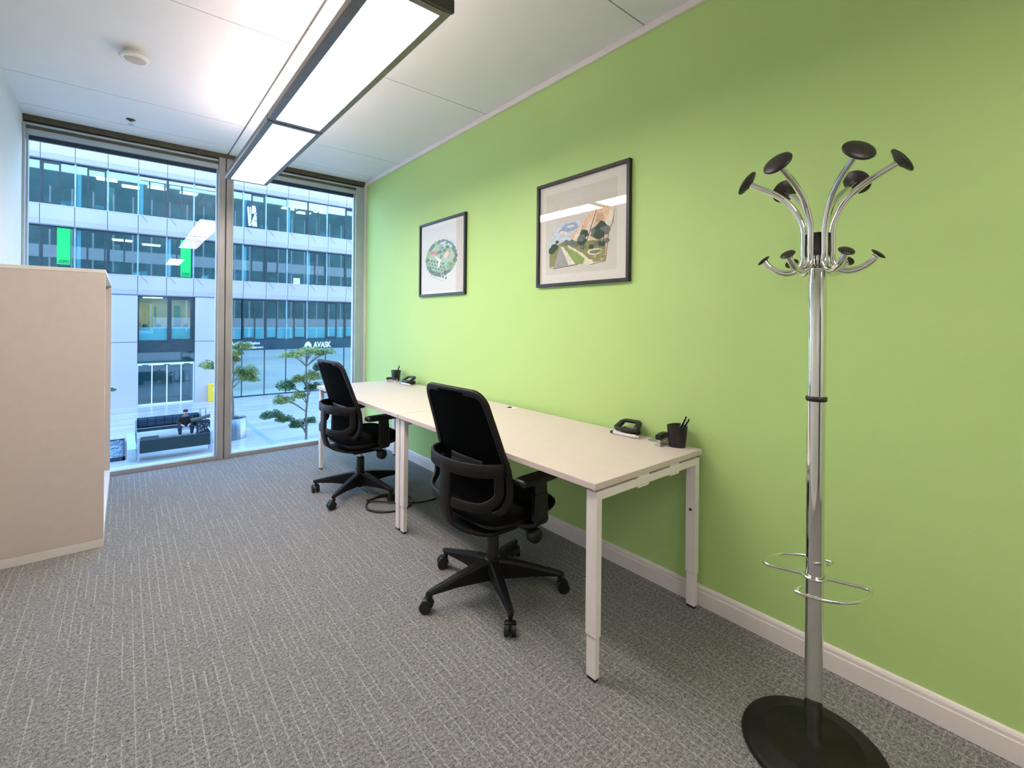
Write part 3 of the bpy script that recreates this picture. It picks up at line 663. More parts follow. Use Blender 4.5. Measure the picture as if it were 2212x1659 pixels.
stapler('black stapler in front of the cup on the far desk', (1.955, 4.135, ZT), math.radians(-50))
punch('black hole punch on the far desk near the window', (2.02, 3.89, ZT), math.radians(6))
cb = MB(); pts = []
for k in range(70):
    a = 2*PI*k/30+.4; r = .165+.004*math.sin(k*.9); pts.append((1.482+r*math.cos(a), 3.150+r*.95*math.sin(a), .006+.004*(k//30)+.001*math.sin(k)))
pts += [(1.60, 3.05, .012), (1.75, 3.02, .006), (1.92, 3.06, .006), (2.05, 3.12, .006), (2.075, 3.13, .02), (2.078, 3.13, .30), (2.06, 3.12, .60)]
o = cb.tube(catmull(pts, 3), .0055, 8).build('power_cable', 'black', None); tag(centre(o), 'black cable coiled in a loop on the carpet behind the far chair', 'cable')

# ================================================================ outside
G, FY = -3.57, 33.2
def smat(n, *rgb, **k): M[n] = base_mat(n, lin(*rgb), **k)
M['facade_white'] = noisy('white_metal_cladding', (.62, .55, .50, 1), (.69, .61, .56, 1), .35, .28, .3, stretch=(1, 1, .5))
M['facade_joint'] = base_mat('cladding_joint', lin(96, 112, 130), .6)
M['slate'] = noisy('slate_window_frame', lin(52, 66, 70), lin(60, 76, 80), 3, .4, .3)
M['alu'] = noisy('aluminium_fin', lin(150, 178, 196), lin(170, 196, 212), 3, .35, .5)
M['band_dark'] = noisy('dark_sign_band', lin(30, 62, 74), lin(36, 72, 84), 1.5, .35)
M['pane_out'] = glass_mat('facade_glass', (.60, .86, .88, 1), .17, .02, .8)
M['pane_low'] = glass_mat('shopfront_glass', (.80, .93, .95, 1), .12, .04, .6)
M['frosted'] = base_mat('frosted_film', lin(236, 228, 220), .6)
M['int_wall'] = noisy('office_interior_wall', lin(140, 180, 180), lin(170, 205, 205), .8, .9)
M['int_dark'] = noisy('office_interior_dark', lin(60, 110, 115), lin(96, 146, 146), .9, .9)
M['int_ceiling'] = base_mat('office_interior_ceiling', lin(120, 138, 140), .9)
M['int_warm'] = emit_mat('interior_ceiling_lamp', (1.0, .84, .62), 7.0)
M['int_cool'] = emit_mat('shop_fill_glow', (.85, .93, 1.0), 3.0)  # glow added to lift the shop interior
M['int_beige'] = base_mat('meeting_room_wall', lin(214, 190, 168), .9)
M['bright_int'] = noisy('shop_interior', lin(224, 230, 234), lin(242, 244, 244), 1.2, .8, stretch=(.3, 1, 3))
M['blind'] = base_mat('white_blind', lin(236, 242, 246), .5)
M['banner'] = base_mat('green_banner', (.0, .56, .11, 1), .5)
M['banner_text'] = base_mat('banner_print', (.0, .13, .05, 1), .5)
M['sign_white'] = base_mat('white_sign_letter', (.95, .95, .95, 1), .4)
M['yellow'] = noisy('yellow_paint', lin(250, 200, 52), lin(252, 206, 60), 3, .4)
M['paving'] = noisy('paving_light_bands', (.46, .41, .38, 1), (.60, .54, .50, 1), 1.1, .25, bump=.15, bscale=8, stretch=(.22, 1.3, 1))  # stretched tones paint soft bands of light and shade into the stone
M['paving_line'] = base_mat('drain_channel', lin(150, 168, 172), .5)
M['steel_out'] = noisy('planter_steel', lin(120, 128, 136), lin(160, 168, 176), .8, .3, .8, stretch=(6, 6, .2))
M['soil'] = noisy('planter_soil', lin(62, 58, 48), lin(84, 76, 62), 20, .95)
M['bark'] = noisy('tree_bark', lin(112, 96, 84), lin(146, 130, 116), 12, .9, stretch=(6, 6, 1))
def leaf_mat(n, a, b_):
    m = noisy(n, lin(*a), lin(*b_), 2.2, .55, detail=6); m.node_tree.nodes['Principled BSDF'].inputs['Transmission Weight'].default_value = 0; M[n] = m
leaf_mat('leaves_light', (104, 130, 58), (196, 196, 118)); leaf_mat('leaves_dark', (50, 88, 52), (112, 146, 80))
M['bench_blue'] = noisy('bench_blue_vinyl', lin(22, 42, 40), lin(28, 50, 48), 3, .4)
M['bench_quilt'] = noisy('quilted_blue_vinyl', lin(34, 62, 84), lin(44, 72, 94), 3, .35)
M['bench_metal'] = noisy('bench_metal', lin(168, 180, 190), lin(188, 200, 208), 3, .4, .4)
M['bench_beige'] = noisy('bench_beige_pad', lin(150, 156, 146), lin(170, 174, 162), 6, .7)
M['gravel'] = noisy('gravel', lin(48, 66, 78), lin(150, 164, 170), 9, .9, bump=1, bscale=14, detail=8)
M['pebble'] = noisy('pebble', lin(70, 88, 98), lin(160, 172, 176), 2.5, .8)
M['plinth_stone'] = noisy('pale_stone', lin(176, 190, 186), lin(200, 210, 204), 2, .6)

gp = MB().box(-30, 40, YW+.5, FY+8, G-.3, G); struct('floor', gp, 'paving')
bld = thing('office_building', 'white panelled office building with bands of windows across the plaza', 'building', (0, FY, G))
def bp(name, mb, mat, parent=None):
    mb.xf(Matrix.Translation((0, -FY, -G))); return mb.build(name, mat, parent or bld)
MODX = [-.75+1.276*k for k in range(-6, 15)]
X0, X1 = MODX[0], MODX[-1]
def spandrel(z0, z1, lip=.32, xa=X0, xb=X1, nm='cladding_band'):
    m = MB(); xs_ = [x for x in MODX if xa-.01 <= x <= xb+.01]
    if xs_[0] > xa+.05: xs_ = [xa]+xs_
    if xs_[-1] < xb-.05: xs_ = xs_+[xb]
    for a, b_ in zip(xs_, xs_[1:]):
        a += .012; b_ -= .012
        m.poly([(a, FY-.34, z0+lip), (a, FY-.40, z1), (a, FY-.2, z1), (a, FY-.2, z0), (a, FY-.22, z0)], (b_-a, 0, 0), mi=0)
    m.box(xa, xb, FY-.24, FY+.1, z0+.01, z1-.01, mi=1)
    m.box(xa, xb, FY-.42, FY-.1, z1, z1+.035, mi=0)
    bp(nm, m, ['facade_white', 'facade_joint'])
def row(z0, z1, xa, kinds, frost=None):
    for i, x in enumerate(MODX[:-1]):
        if x < xa-.02: continue
        x2 = MODX[i+1]; kd = kinds[i % len(kinds)]; f = MB(); y = FY-.05
        f.box(x-.035, x+.035, y-.07, y+.05, z0, z1, mi=1 if kd != 'b' else 0)
        f.box(x, x2, y-.03, y+.05, z0, z0+.06, mi=0); f.box(x, x2, y-.03, y+.05, z1-.07, z1, mi=0)
        if kd in 'bc':
            c0, c1 = (x+.10, x+.66) if kd == 'b' else (x+.52, x+1.14)
            f.box(c0-.07, c0, y-.05, y+.04, z0, z1, mi=0); f.box(c1, c1+.07, y-.05, y+.04, z0, z1, mi=0)
            f.box(c0, c1, y-.05, y+.04, z0, z0+.15, mi=0); f.box(c0, c1, y-.05, y+.04, z1-.15, z1, mi=0)
        fo = bp('window', f, ['slate', 'alu'])
        p = MB().box(x+.03, x2-.03, y, y+.015, z0+.05, z1-.06); bp('pane', p, 'pane_out', fo)
        if frost: bp('frosted_film', MB().box(x+.04, x2-.04, y+.03, y+.035, z0+.06, z0+frost), 'frosted', fo)
        if kd == 'c' and frost is None: bp('curtain', MB().box(x+.06, x+.22, y+.12, y+.18, z0+.1, z1-.1, .01), 'blind', fo)
LEV = [(6.96, 9.23), (3.63, 5.93), (.0, 2.56)]
row(6.96, 9.25, X0, 'acbabc'); row(3.63, 5.95, X0, 'bacabc'); row(0.0, 2.56, MODX[11-1]+.01 if False else 5.05, 'bcab', frost=.78)
f = MB(); f.box(4.97, 5.63, FY-.08, FY, 0, .06, mi=0); f.box(4.97, 5.63, FY-.08, FY, 2.49, 2.56, mi=0); f.box(5.595, 5.63, FY-.12, FY, 0, 2.56, mi=0)
fo = bp('window', f, ['slate', 'alu']); bp('pane', MB().box(4.97, 5.60, FY-.05, FY-.035, .05, 2.5), 'pane_out', fo); bp('frosted_film', MB().box(4.98, 5.59, FY-.02, FY-.015, .06, .78), 'frosted', fo)
row(10.55, 12.9, X0, 'abca')
spandrel(9.25, 10.5); spandrel(5.95, 6.96); spandrel(2.56, 3.63); spandrel(12.9, 14.0)
# floors, ceilings, rear walls of the storeys behind the glass
m = MB()
for z0, z1 in ((6.96, 9.25), (3.63, 5.95), (10.55, 12.9), (0, 2.56)):
    m.box(X0, X1, FY+.06, FY+7, z0-.4, z0-.02, mi=1); m.box(X0, X1, FY+.06, FY+7, z1, z1+.12, mi=2); m.box(X0, X1, FY+6.6, FY+7, z0, z1, mi=0)
m.box(X0-.2, X0, FY-.3, FY+7, G, 14, mi=1); m.box(X1, X1+.2, FY-.3, FY+7, G, 14, mi=1)
bp('storey_shell', m, ['int_dark', 'int_wall', 'int_ceiling'])
rr = random.Random(11)
for z1, spots in ((9.25, [(-.9, 2.2, 8), (.2, 3.2, 8), (1.4, 2.4, 6), (3.0, 2.6, 4), (8.9, 2.6, 9), (10.1, 3.4, 9), (11.0, 2.2, 6)]), (5.95, [(-.2, 3, 3), (1.2, 4, 2)]), (2.56, [(1.0, 3, 2), (2.3, 3.5, 2)])):
    for x, dy, n in spots:
        bp('ceiling_lamp', MB().box(x-.4, x+.5, FY+dy-.35, FY+dy+.35, z1-.05, z1-.02), 'int_warm')
m = MB()
for z0 in (6.96, 3.63, 0.0):
    for k in range(16):
        x = X0+1+k*1.6+rr.uniform(-.3, .3)
        if z0 == 0 and x < 5: continue
        w_ = rr.uniform(.3, .6); m.box(x, x+w_, FY+.5, FY+.9, z0, z0+rr.uniform(.25, .55), mi=rr.choice([0, 1]))
        if rr.random() < .5: m.box(x+.5, x+.75, FY+3, FY+3.2, z0, z0+2.0, mi=0)
        if rr.random() < .4: m.box(x-.1, x+.2, FY+.35, FY+.6, z0+.05, z0+.22, mi=2)
bp('office_furniture', m, ['int_dark', 'int_wall', 'blind'])['kind'] = 'stuff'
# white wall of the lower left part with a tall glazed bay
m = MB()
for a, b_ in ((X0, -.75), (-.75, .54), (3.16, 4.95)):
    for z0, z1 in ((G, -.02), (-.0, 2.555)): m.box(a+.006, b_-.006, FY-.32, FY, z0, z1-.01, mi=0)
    m.box(a, b_, FY-.28, FY+.02, G, 2.56, mi=1)
bp('cladding_wall', m, ['facade_white', 'facade_joint'])
f = MB(); y = FY-.12
f.box(.54, 3.16, y-.05, y+.1, 2.50, 2.60, mi=0); f.box(.54, .60, y-.05, y+.1, -.62, 2.6, mi=0); f.box(3.08, 3.16, y-.05, y+.1, -.62, 2.6, mi=0)
f.box(1.86, 2.06, y-.05, y+.1, .0, 2.52, mi=0); f.box(2.055, 3.09, y-.04, y+.095, -.01, .12, mi=0); f.box(2.055, 3.09, y-.04, y+.095, 2.38, 2.51, mi=0); f.box(2.95, 3.09, y-.045, y+.09, .01, 2.49, mi=0); f.box(.6, 1.86, y-.05, y+.1, 0, .07, mi=0)
f.box(.545, 3.155, y-.07, y+.12, -.60, .0, mi=0)
fo = bp('bay_window', f, ['slate']); bp('pane', MB().box(.6, 3.08, y, y+.015, .05, 2.5), 'pane_out', fo)
bp('frosted_film', MB().box(.62, 1.85, y+.03, y+.035, .07, .80).box(2.08, 2.94, y+.03, y+.035, .13, .80), 'frosted', fo)
bp('meeting_room', MB().box(.3, 3.4, FY+2.6, FY+2.8, 0, 2.56, mi=0).box(.3, 3.4, FY, FY+2.8, -.3, -.02, mi=1).box(.3, .5, FY, FY+2.8, 0, 2.56, mi=0).box(3.2, 3.4, FY, FY+2.8, 0, 2.56, mi=0).box(1.4, 1.45, FY+2.5, FY+2.6, .0, 2.0, mi=1).box(2.35, 2.65, FY+2.5, FY+2.6, 0, 2.1, mi=1), ['int_beige', 'int_dark'], fo)
mc = MB()
for x in (.9, 1.5, 2.4, 2.8): mc.box(x-.12, x+.12, FY+.7, FY+.78, .5, .98, .03); mc.box(x-.14, x+.14, FY+.5, FY+.8, .45, .52, .02); mc.box(x-.02, x+.02, FY+.6, FY+.64, 0, .46)
bp('meeting_chairs', mc, 'int_dark', fo)
f = MB(); f.box(.54, 3.16, y-.06, y+.06, -1.34, -1.22, .01, mi=0); f.box(.54, 3.16, y-.06, y+.06, G, G+.08, mi=0)
for x in (.56, 1.19, 1.87, 2.53, 3.13): f.box(x-.025, x+.025, y-.05, y+.05, G, -1.25, mi=0)
for x in (.9, 1.85, 2.8): f.box(x-.14, x+.14, y-.075, y-.06, -1.33, -1.29, mi=1)
fo = bp('entrance_doors', f, ['sign_white', 'slate']); bp('pane', MB().box(.56, 3.13, y, y+.015, G+.06, -.62), 'pane_low', fo)
bp('lobby_interior', MB().box(.5, 3.2, FY+3, FY+3.1, G, -.6, mi=0).box(.35, .52, FY-.1, FY+3.1, G, -.6, mi=0).box(3.17, 3.35, FY-.1, FY+3.1, G, -.6, mi=0).box(.5, 3.2, FY+.1, FY+3, G-.1, G+.01, mi=1).box(.5, 3.2, FY+.1, FY+3, -.62, -.6, mi=1), ['int_wall', 'int_dark'], fo)
# sign band and shopfront on the right
bp('sign_band', MB().box(4.95, X1, FY-.30, FY+.05, -.64, -.005, .01).box(4.95, 5.02, FY-.3, FY, -.64, 2.56), 'band_dark')
f = MB()
for i, x in enumerate([5.05]+[x for x in MODX if x > 5.4]): f.box(x-.025, x+.025, FY-.06, FY+.03, G, -.64)
f.box(5.0, X1, FY-.06, FY+.03, G, G+.07)
fo = bp('shopfront', f, 'slate'); bp('pane', MB().box(5.0, X1, FY-.02, FY-.005, G+.05, -.64), 'pane_low', fo)
m = MB().box(5.0, X1, FY+4, FY+4.1, G, -.6, mi=0).box(5.0, X1, FY, FY+4, G-.1, G+.01, mi=0).box(5, X1, FY+.06, FY+4, -.62, -.6, mi=1)
bp('shop_interior', m, ['bright_int', 'int_ceiling'], fo)
for k in range(8): bp('ceiling_lamp', MB().box(5.6+1.276*k, 6.4+1.276*k, FY+.9, FY+2.4, -.66, -.63), 'int_cool', fo)  # added glowing panels that brighten the shop behind the glass
bp('ceiling_lamp', MB().box(.8, 1.7, FY+.7, FY+1.9, 2.50, 2.54), 'int_warm', bld); bp('ceiling_lamp', MB().box(2.0, 2.9, FY+.7, FY+1.9, 2.50, 2.54), 'int_warm', bld)  # bigger glowing panels added to brighten the meeting room
m = MB()
for i in range(9):
    xa = 5.1+1.276*i
    for k in range(9): m.box(xa, xa+1.15, FY+.25, FY+.29, -.72-.075*k-.03, -.72-.075*k, mi=0)
bp('shop_blinds', m, 'blind', fo)
for x, n in ((.55, 3), (1.83, 3), (3.10, 3)):
    m = MB()
    for k in range(n): m.box(x+.05, x+1.22, FY-.15, FY-.09, 9.14-.06*k-.04, 9.14-.06*k)
    bp('blind', m, 'blind')
for i in (7, 8, 9):
    m = MB(); x = MODX[6+i]
    for k in range(9): m.box(x+.05, x+1.22, FY-.15, FY-.09, 9.2-.058*k-.046, 9.2-.058*k)
    bp('blind', m, 'blind')
for x0, z0 in ((-2.69, 4.02), (2.45, 3.74)):
    bn = bp('banner', MB().box(x0, x0+.50, FY-.14, FY-.12, z0, 5.88), 'banner')
    text_obj('lettering', '.CPC', .20, 'banner_text', bn, (x0+.04, -.145, z0+.08-G), FACE_CAM, .004, 1.0, .006)
bn = bp('poster', MB().box(5.80, 6.42, FY-.13, FY-.11, 7.12, 8.62), 'band_dark')
pm = MB(); yy = FY-.14
for q in ([(5.83, 8.35), (5.93, 8.35), (6.02, 7.4), (6.02, 7.16), (5.92, 7.16)], [(5.98, 8.35), (6.04, 8.35), (6.06, 7.5), (6.02, 7.4)], [(6.30, 8.1), (6.38, 8.0), (6.12, 7.3), (6.03, 7.16), (6.0, 7.16)], [(6.10, 8.45), (6.28, 8.45), (6.34, 8.2), (6.30, 7.95), (6.08, 7.95)], [(6.10, 7.16), (6.4, 7.16), (6.37, 7.5), (6.18, 7.5)], [(6.26, 7.7), (6.34, 8.0), (6.38, 7.55), (6.22, 7.55)]):
    pm.poly([(x, yy, z) for x, z in q], (0, .008, 0))
bp('poster_print', pm, 'blind', bn)
bn = bp('poster', MB().box(8.58, 8.98, FY-.14, FY-.12, 3.66, 4.06), 'blind')
pm = MB(); pm.sweep_rect(catmull([(8.66, FY-.145, 3.90), (8.70, FY-.145, 3.84), (8.80, FY-.145, 3.87), (8.93, FY-.145, 3.93)], 5), [.045]*6+[.03]*6+[.01]*4, .006, Vector((0, 0, 1))); bp('poster_print', pm, 'int_dark', bn)
# lettering on the band
text_obj('lettering', 'AVASK', .52, 'sign_white', bld, (9.84, -.325, -.56-G), FACE_CAM, .015, .72, .016)
lg = MB(); lg.poly([(x, FY-.33, z) for x, z in ((9.27, -.56), (9.27, -.36), (9.42, -.17), (9.56, -.17), (9.71, -.36), (9.71, -.56), (9.60, -.56), (9.49, -.42), (9.38, -.56))], (0, .03, 0)); bp('logo', lg, 'sign_white')
text_obj('lettering', 'Logistics Mission', .235, 'sign_white', bld, (5.06, -.325, -.27-G), FACE_CAM, .01, .96, .006)
text_obj('lettering', 'eCommerce', .22, 'sign_white', bld, (5.75, -.325, -.53-G), FACE_CAM, .01, .92, .006)
m = MB()
for i in range(14):
    x = MODX[6]+1.276*i
    for z in (10.5, 6.96, 3.63):
        if z > 3 and x > 0: m.tube([(x+.12, FY-.44, z+.02), (x+.42, FY-.46, z-.36)], .008, 6)
bp('stay_rods', m, 'slate')

# plaza furniture
t = thing('mailbox', 'yellow box standing against the white wall across the plaza', 'box', (4.05, FY-.62, G))
MB().box(-.24, .24, -.2, .2, 0, 1.04, .02).build('body', 'yellow', t); MB().box(-.02, .14, -.215, -.195, .62, .80, .005).build('notice', 'sign_white', t)
ch_ = MB(); ch_.poly([(4.25, 29.5, G), (4.42, 29.5, G), (4.62, 19.0, G), (4.46, 19.0, G)], (0, 0, .012)); tag(centre(ch_.build('drain_channel', 'paving_line')), 'narrow grey channel strip running across the pale plaza paving', 'drain')
# benches
t = thing('plaza_bench', 'nearer blue bench seen from behind, long dark back panel on metal legs', 'bench', (1.43, 20.2, G), 0)
MB().box(-1.01, 1.01, -.03, .03, .29, .725, .02).build('back_panel', 'bench_blue', t)
MB().box(-1.0, 1.0, .03, .62, .38, .46, .02).build('seat', 'bench_blue', t)
for s in (-1, 1):
    l = MB(); l.box(s*1.05-.03, s*1.05+.03, -.04, .03, 0, .76, .008); l.box(s*1.05-.03, s*1.05+.03, .58, .64, 0, .46, .008); l.box(s*1.05-.03, s*1.05+.03, -.02, .62, .40, .46, .008); l.box(s*1.05-.025, s*1.05+.025, -.02, .9, .72, .77, .008) if s > 0 else None
    l.build('leg', 'bench_metal', t)
t = thing('plaza_bench', 'farther blue bench with quilted backrest, the man sits on it', 'bench', (1.42, 23.9, G), 0)
q = MB(); q.box(-1.02, 1.05, .05, .16, .44, .86, .02); bk = q.build('backrest', 'bench_blue', t)
q = MB()
for k in range(7): q.box(-.97+.28*k, -.97+.28*(k+1)-.004, -.0, .07, .50, .66, .03); q.box(-.97+.28*k, -.97+.28*(k+1)-.004, -.0, .07, .655, .83, .03)
q.build('quilted_cushion', 'bench_quilt', bk)
MB().box(-1.02, 1.05, -.50, .05, .36, .43, .02).build('seat', 'bench_blue', t); MB().box(-1.03, 1.06, -.53, -.50, .30, .40, .005).build('seat_edge', 'sign_white', t)
for s in (-1, 1): MB().box(s*1.06-.03, s*1.06+.03, -.50, .12, 0, .88, .01).build('leg', 'bench_metal', t)
o = MB().box(.48, 1.05, 21.55, 22.75, G, G+.34, .03).build('ottoman', 'bench_blue'); tag(centre(o), 'dark blue upholstered block between the two plaza benches', 'ottoman')
o = MB().box(1.10, 2.75, 21.55, 22.65, G, G+.20, .03).build('low_platform', 'bench_beige'); tag(centre(o), 'low beige platform between the two plaza benches', 'platform')
o = MB().box(.09, .33, 20.45, 23.6, G, G+.42, .01).build('stone_plinth', 'plinth_stone'); tag(centre(o), 'pale stone plinth left of the plaza benches', 'plinth')
t = thing('gravel_bed', 'gravel bed with dark metal edge left of the plaza benches', 'gravel bed', (-.45, 22.4, G))
g1 = MB(); g1.box(-1.0, .49, -1.6, -1.52, 0, .12); g1.box(-1.0, .49, 1.5, 1.58, 0, .12); g1.box(.42, .49, -1.6, 1.58, 0, .12); g1.box(-1.0, -.93, -1.6, 1.58, 0, .12); g1.build('edging', 'navy', t)
g1 = MB(); g1.box(-.94, .43, -1.54, 1.52, .0, .07)
for k in range(700):
    x, y_, r = rr.uniform(-.92, .41), rr.uniform(-1.5, 1.5), rr.uniform(.02, .045); g1.lathe([(0, r*.9), (r*.7, r*.5), (r, 0), (r*.8, -r*.4)], 6, (x, y_, .075))
g_ = g1.build('pebbles', 'pebble', t); g_['kind'] = 'stuff'

# man on the bench
def skin_mesh(name, verts, edges, radii, mat, parent, lev=2):
    me = bpy.data.meshes.new(name); me.from_pydata(verts, edges, []); o = bpy.data.objects.new(name, me); COL.objects.link(o)
    sk = o.modifiers.new('skin', 'SKIN'); sk.use_smooth_shade = True
    for i, r in enumerate(radii):
        v = me.skin_vertices[0].data[i]; v.radius = (r, r) if not isinstance(r, tuple) else r; v.use_root = (i == 0)
    ss = o.modifiers.new('sub', 'SUBSURF'); ss.levels = lev; ss.render_levels = lev
    bpy.context.view_layer.update()
    dg = bpy.context.evaluated_depsgraph_get(); m2 = bpy.data.meshes.new_from_object(o.evaluated_get(dg)); bpy.data.objects.remove(o)
    m2.materials.clear(); m2.materials.append(M[mat])
    for p in m2.polygons: p.use_smooth = True
    o2 = bpy.data.objects.new(name, m2); COL.objects.link(o2); o2.parent = parent; return o2
smat('jacket_cloth', 22, 26, 24, rough=.8); smat('jeans_cloth', 26, 44, 62, rough=.85); smat('skin_tone', 206, 164, 140, rough=.55); smat('hair_dark', 18, 14, 14, rough=.7); smat('shoe_dark', 24, 26, 30, rough=.6); smat('shoe_sole', 225, 228, 230, rough=.6); smat('hoodie_grey', 90, 96, 106, rough=.9); smat('bag_cloth', 34, 42, 52, rough=.8); smat('bag_olive', 92, 96, 84, rough=.85); smat('bag_cap', 90, 104, 118, rough=.7); smat('luggage_print', 150, 160, 168, rough=.6)
pr_ = thing('person', 'man in dark jacket and jeans sitting hunched forward on the far bench', 'person', (1.95, 23.60, G), 0); pr_.scale = (.95, .95, .93)
# body (skin) : head, neck, hands grown as one figure under the clothes. He faces -Y
V = [(0, 0, .50), (0, -.05, .66), (0, -.14, .82), (0, -.22, .93), (0, -.27, 1.00), (0, -.30, 1.08), (0, -.33, 1.16),
     (-.20, -.17, .86), (-.27, -.22, .66), (-.13, -.44, .57), (-.07, -.50, .54),
     (.20, -.17, .86), (.27, -.22, .66), (.13, -.44, .57), (.07, -.50, .54),
     (-.12, -.02, .50), (-.22, -.42, .52), (-.19, -.36, .12), (-.20, -.42, .06), (-.21, -.52, .045),
     (.12, -.02, .50), (.23, -.42, .52), (.22, -.34, .12), (.23, -.40, .06), (.25, -.50, .045)]
E_ = [(0, 1), (1, 2), (2, 3), (3, 4), (4, 5), (5, 6), (2, 7), (7, 8), (8, 9), (9, 10), (2, 11), (11, 12), (12, 13), (13, 14), (0, 15), (15, 16), (16, 17), (17, 18), (18, 19), (0, 20), (20, 21), (21, 22), (22, 23), (23, 24)]
RR = [.13, .13, .14, .06, .055, .085, .07, .065, .05, .035, .035, .065, .05, .035, .035, .095, .07, .045, .04, .035, .095, .07, .045, .04, .035]
skin_mesh('body', V, E_, RR, 'skin_tone', pr_)
Vj = [(0, .0, .50), (0, -.05, .66), (0, -.13, .82), (0, -.19, .91), (-.20, -.17, .86), (-.28, -.22, .67), (-.15, -.42, .585), (.20, -.17, .86), (.28, -.22, .67), (.15, -.42, .585)]
skin_mesh('jacket', Vj, [(0, 1), (1, 2), (2, 3), (2, 4), (4, 5), (5, 6), (2, 7), (7, 8), (8, 9)], [.17, .18, .185, .10, .095, .075, .055, .095, .075, .055], 'jacket_cloth', pr_)
Vt = [(0, .0, .49), (-.12, -.03, .50), (-.22, -.42, .52), (-.19, -.37, .14), (.12, -.03, .50), (.23, -.42, .52), (.22, -.35, .14)]
skin_mesh('trousers', Vt, [(0, 1), (1, 2), (2, 3), (0, 4), (4, 5), (5, 6)], [.15, .115, .09, .06, .115, .09, .06], 'jeans_cloth', pr_)
hd = MB(); hc = Vector((0, -.315, 1.115)); Rt = Matrix.Rotation(math.radians(25), 3, 'X')
hd.lathe([(0, .105), (.045, .098), (.076, .076), (.090, .04), (.092, .01), (.086, -.015), (.07, -.03)], 20, hc+Vector((0, .034, .016)), Matrix.Rotation(math.radians(-22), 3, 'X')); hd.build('hair', 'hair_dark', pr_)
fc = MB(); fc.lathe([(0, -.02), (.012, -.014), (.006, .02), (0, .024)], 8, hc+Vector((0, -.088, -.03))); fc.box(-.045, -.02, -.40, -.392, 1.10, 1.112); fc.box(.02, .045, -.40, -.392, 1.10, 1.112); fc.box(-.025, .025, -.392, -.384, 1.045, 1.054); fc.build('facial_features', 'hair_dark', pr_)
co_ = MB(); co_.tube(catmull([(-.09, -.20, .94), (-.05, -.30, .93), (0, -.33, .92), (.05, -.30, .93), (.09, -.20, .94), (0, -.12, .96), (-.09, -.20, .94)], 5), .030, 10); co_.build('collar', 'hoodie_grey', pr_)
def hand(s, base, d):
    base = Vector(base); d = Vector(d).normalized(); up = Vector((0, 0, 1)); side_ = d.cross(up).normalized()
    vs = [base, base+d*.045]; es = [(0, 1)]; rs = [.026, .032]
    for k, (o_, ln) in enumerate(((-.027, .060), (-.009, .070), (.009, .066), (.026, .052))):
        p0 = base+d*.085+side_*o_; vs += [p0, p0+d*ln*.55-up*.008, p0+d*ln*.85-up*.032]; n0 = len(vs)-3
        es += [(1, n0), (n0, n0+1), (n0+1, n0+2)]; rs += [.010, .009, .008]
    p0 = base+d*.035+side_*.035*s; vs += [p0, p0+d*.03+side_*.018*s]; n0 = len(vs)-2; es += [(0, n0), (n0, n0+1)]; rs += [.012, .009]
    return skin_mesh('hand', [tuple(v) for v in vs], es, rs, 'skin_tone', pr_, 1)
hand(1, (-.10, -.46, .565), (.25, -1, -.12)); hand(-1, (.10, -.46, .565), (-.25, -1, -.12))
for x, y_ in ((-.20, -.44), (.235, -.42)):
    sh_ = MB(); sh_.loft([[(x+math.cos(a)*.048*w_, y_+math.sin(a)*.135*l_-.02, z_) for a in [2*PI*k/20 for k in range(20)]] for z_, w_, l_ in ((.022, 1, 1), (.05, .98, .98), (.085, .8, .8), (.11, .7, .5))]); so = sh_.build('shoe', 'shoe_dark', pr_)
    sh_ = MB(); sh_.loft([[(x+math.cos(a)*.050, y_+math.sin(a)*.140-.02, z_) for a in [2*PI*k/20 for k in range(20)]] for z_ in (0, .024)]); sh_.build('sole', 'shoe_sole', so)
# luggage
t = thing('suitcase', 'dark patterned suitcase with raised handle beside the sitting man', 'suitcase', (2.55, 23.19, G), .1)
MB().box(-.23, .23, -.13, .13, .05, .66, .05).build('body', 'bag_cloth', t)
q = MB()
for k in range(26):
    x, z = rr.uniform(-.2, .2), rr.uniform(.12, .6); s_ = rr.uniform(.012, .035); q.add([(x-s_, -.1315, z), (x, -.1315, z-s_), (x+s_, -.1315, z+s_*.3), (x, -.1315, z+s_)], [(0, 1, 2, 3)])
q.build('printed_pattern', 'luggage_print', t)
MB().tube([(-.10, .08, .64), (-.10, .08, 1.12), (.10, .08, 1.12), (.10, .08, .64)], .011, 8).build('handle', 'bag_cloth', t)
for x in (-.18, .18): MB().tube([(x-.02, 0, .035), (x+.02, 0, .035)], .035, 14).build('wheel', 'rubber', t)
t = thing('duffel_bag', 'olive grey duffel bag lying across the top of the suitcase', 'bag', (2.45, 23.17, G+.665), -.12)
MB().tube(catmull([(-.32, -.06, .04), (-.28, -.06, .05), (-.08, -.05, .07), (.12, -.05, .12), (.27, -.05, .16), (.33, -.05, .165)], 4), [.04]+[.07]*17+[.085, .085, .05], 16).build('body', 'bag_olive', t)
MB().lathe([(0, 0), (.05, .004), (.08, .03), (.089, .07)], 18, (.345, -.05, .165), Matrix(((0, 0, -1), (0, 1, 0), (1, 0, 0)))).build('end_panel', 'bag_cap', t)
t = thing('backpack', 'small dark blue backpack standing on the far bench beside the man', 'backpack', (2.33, 23.72, G+.432), .3)
MB().box(-.13, .13, -.09, .09, 0, .44, .06).build('body', 'bag_cloth', t); MB().tube(catmull([(-.04, .0, .43), (0, 0, .48), (.04, .0, .43)], 5), .009, 8).build('strap', 'rubber', t)

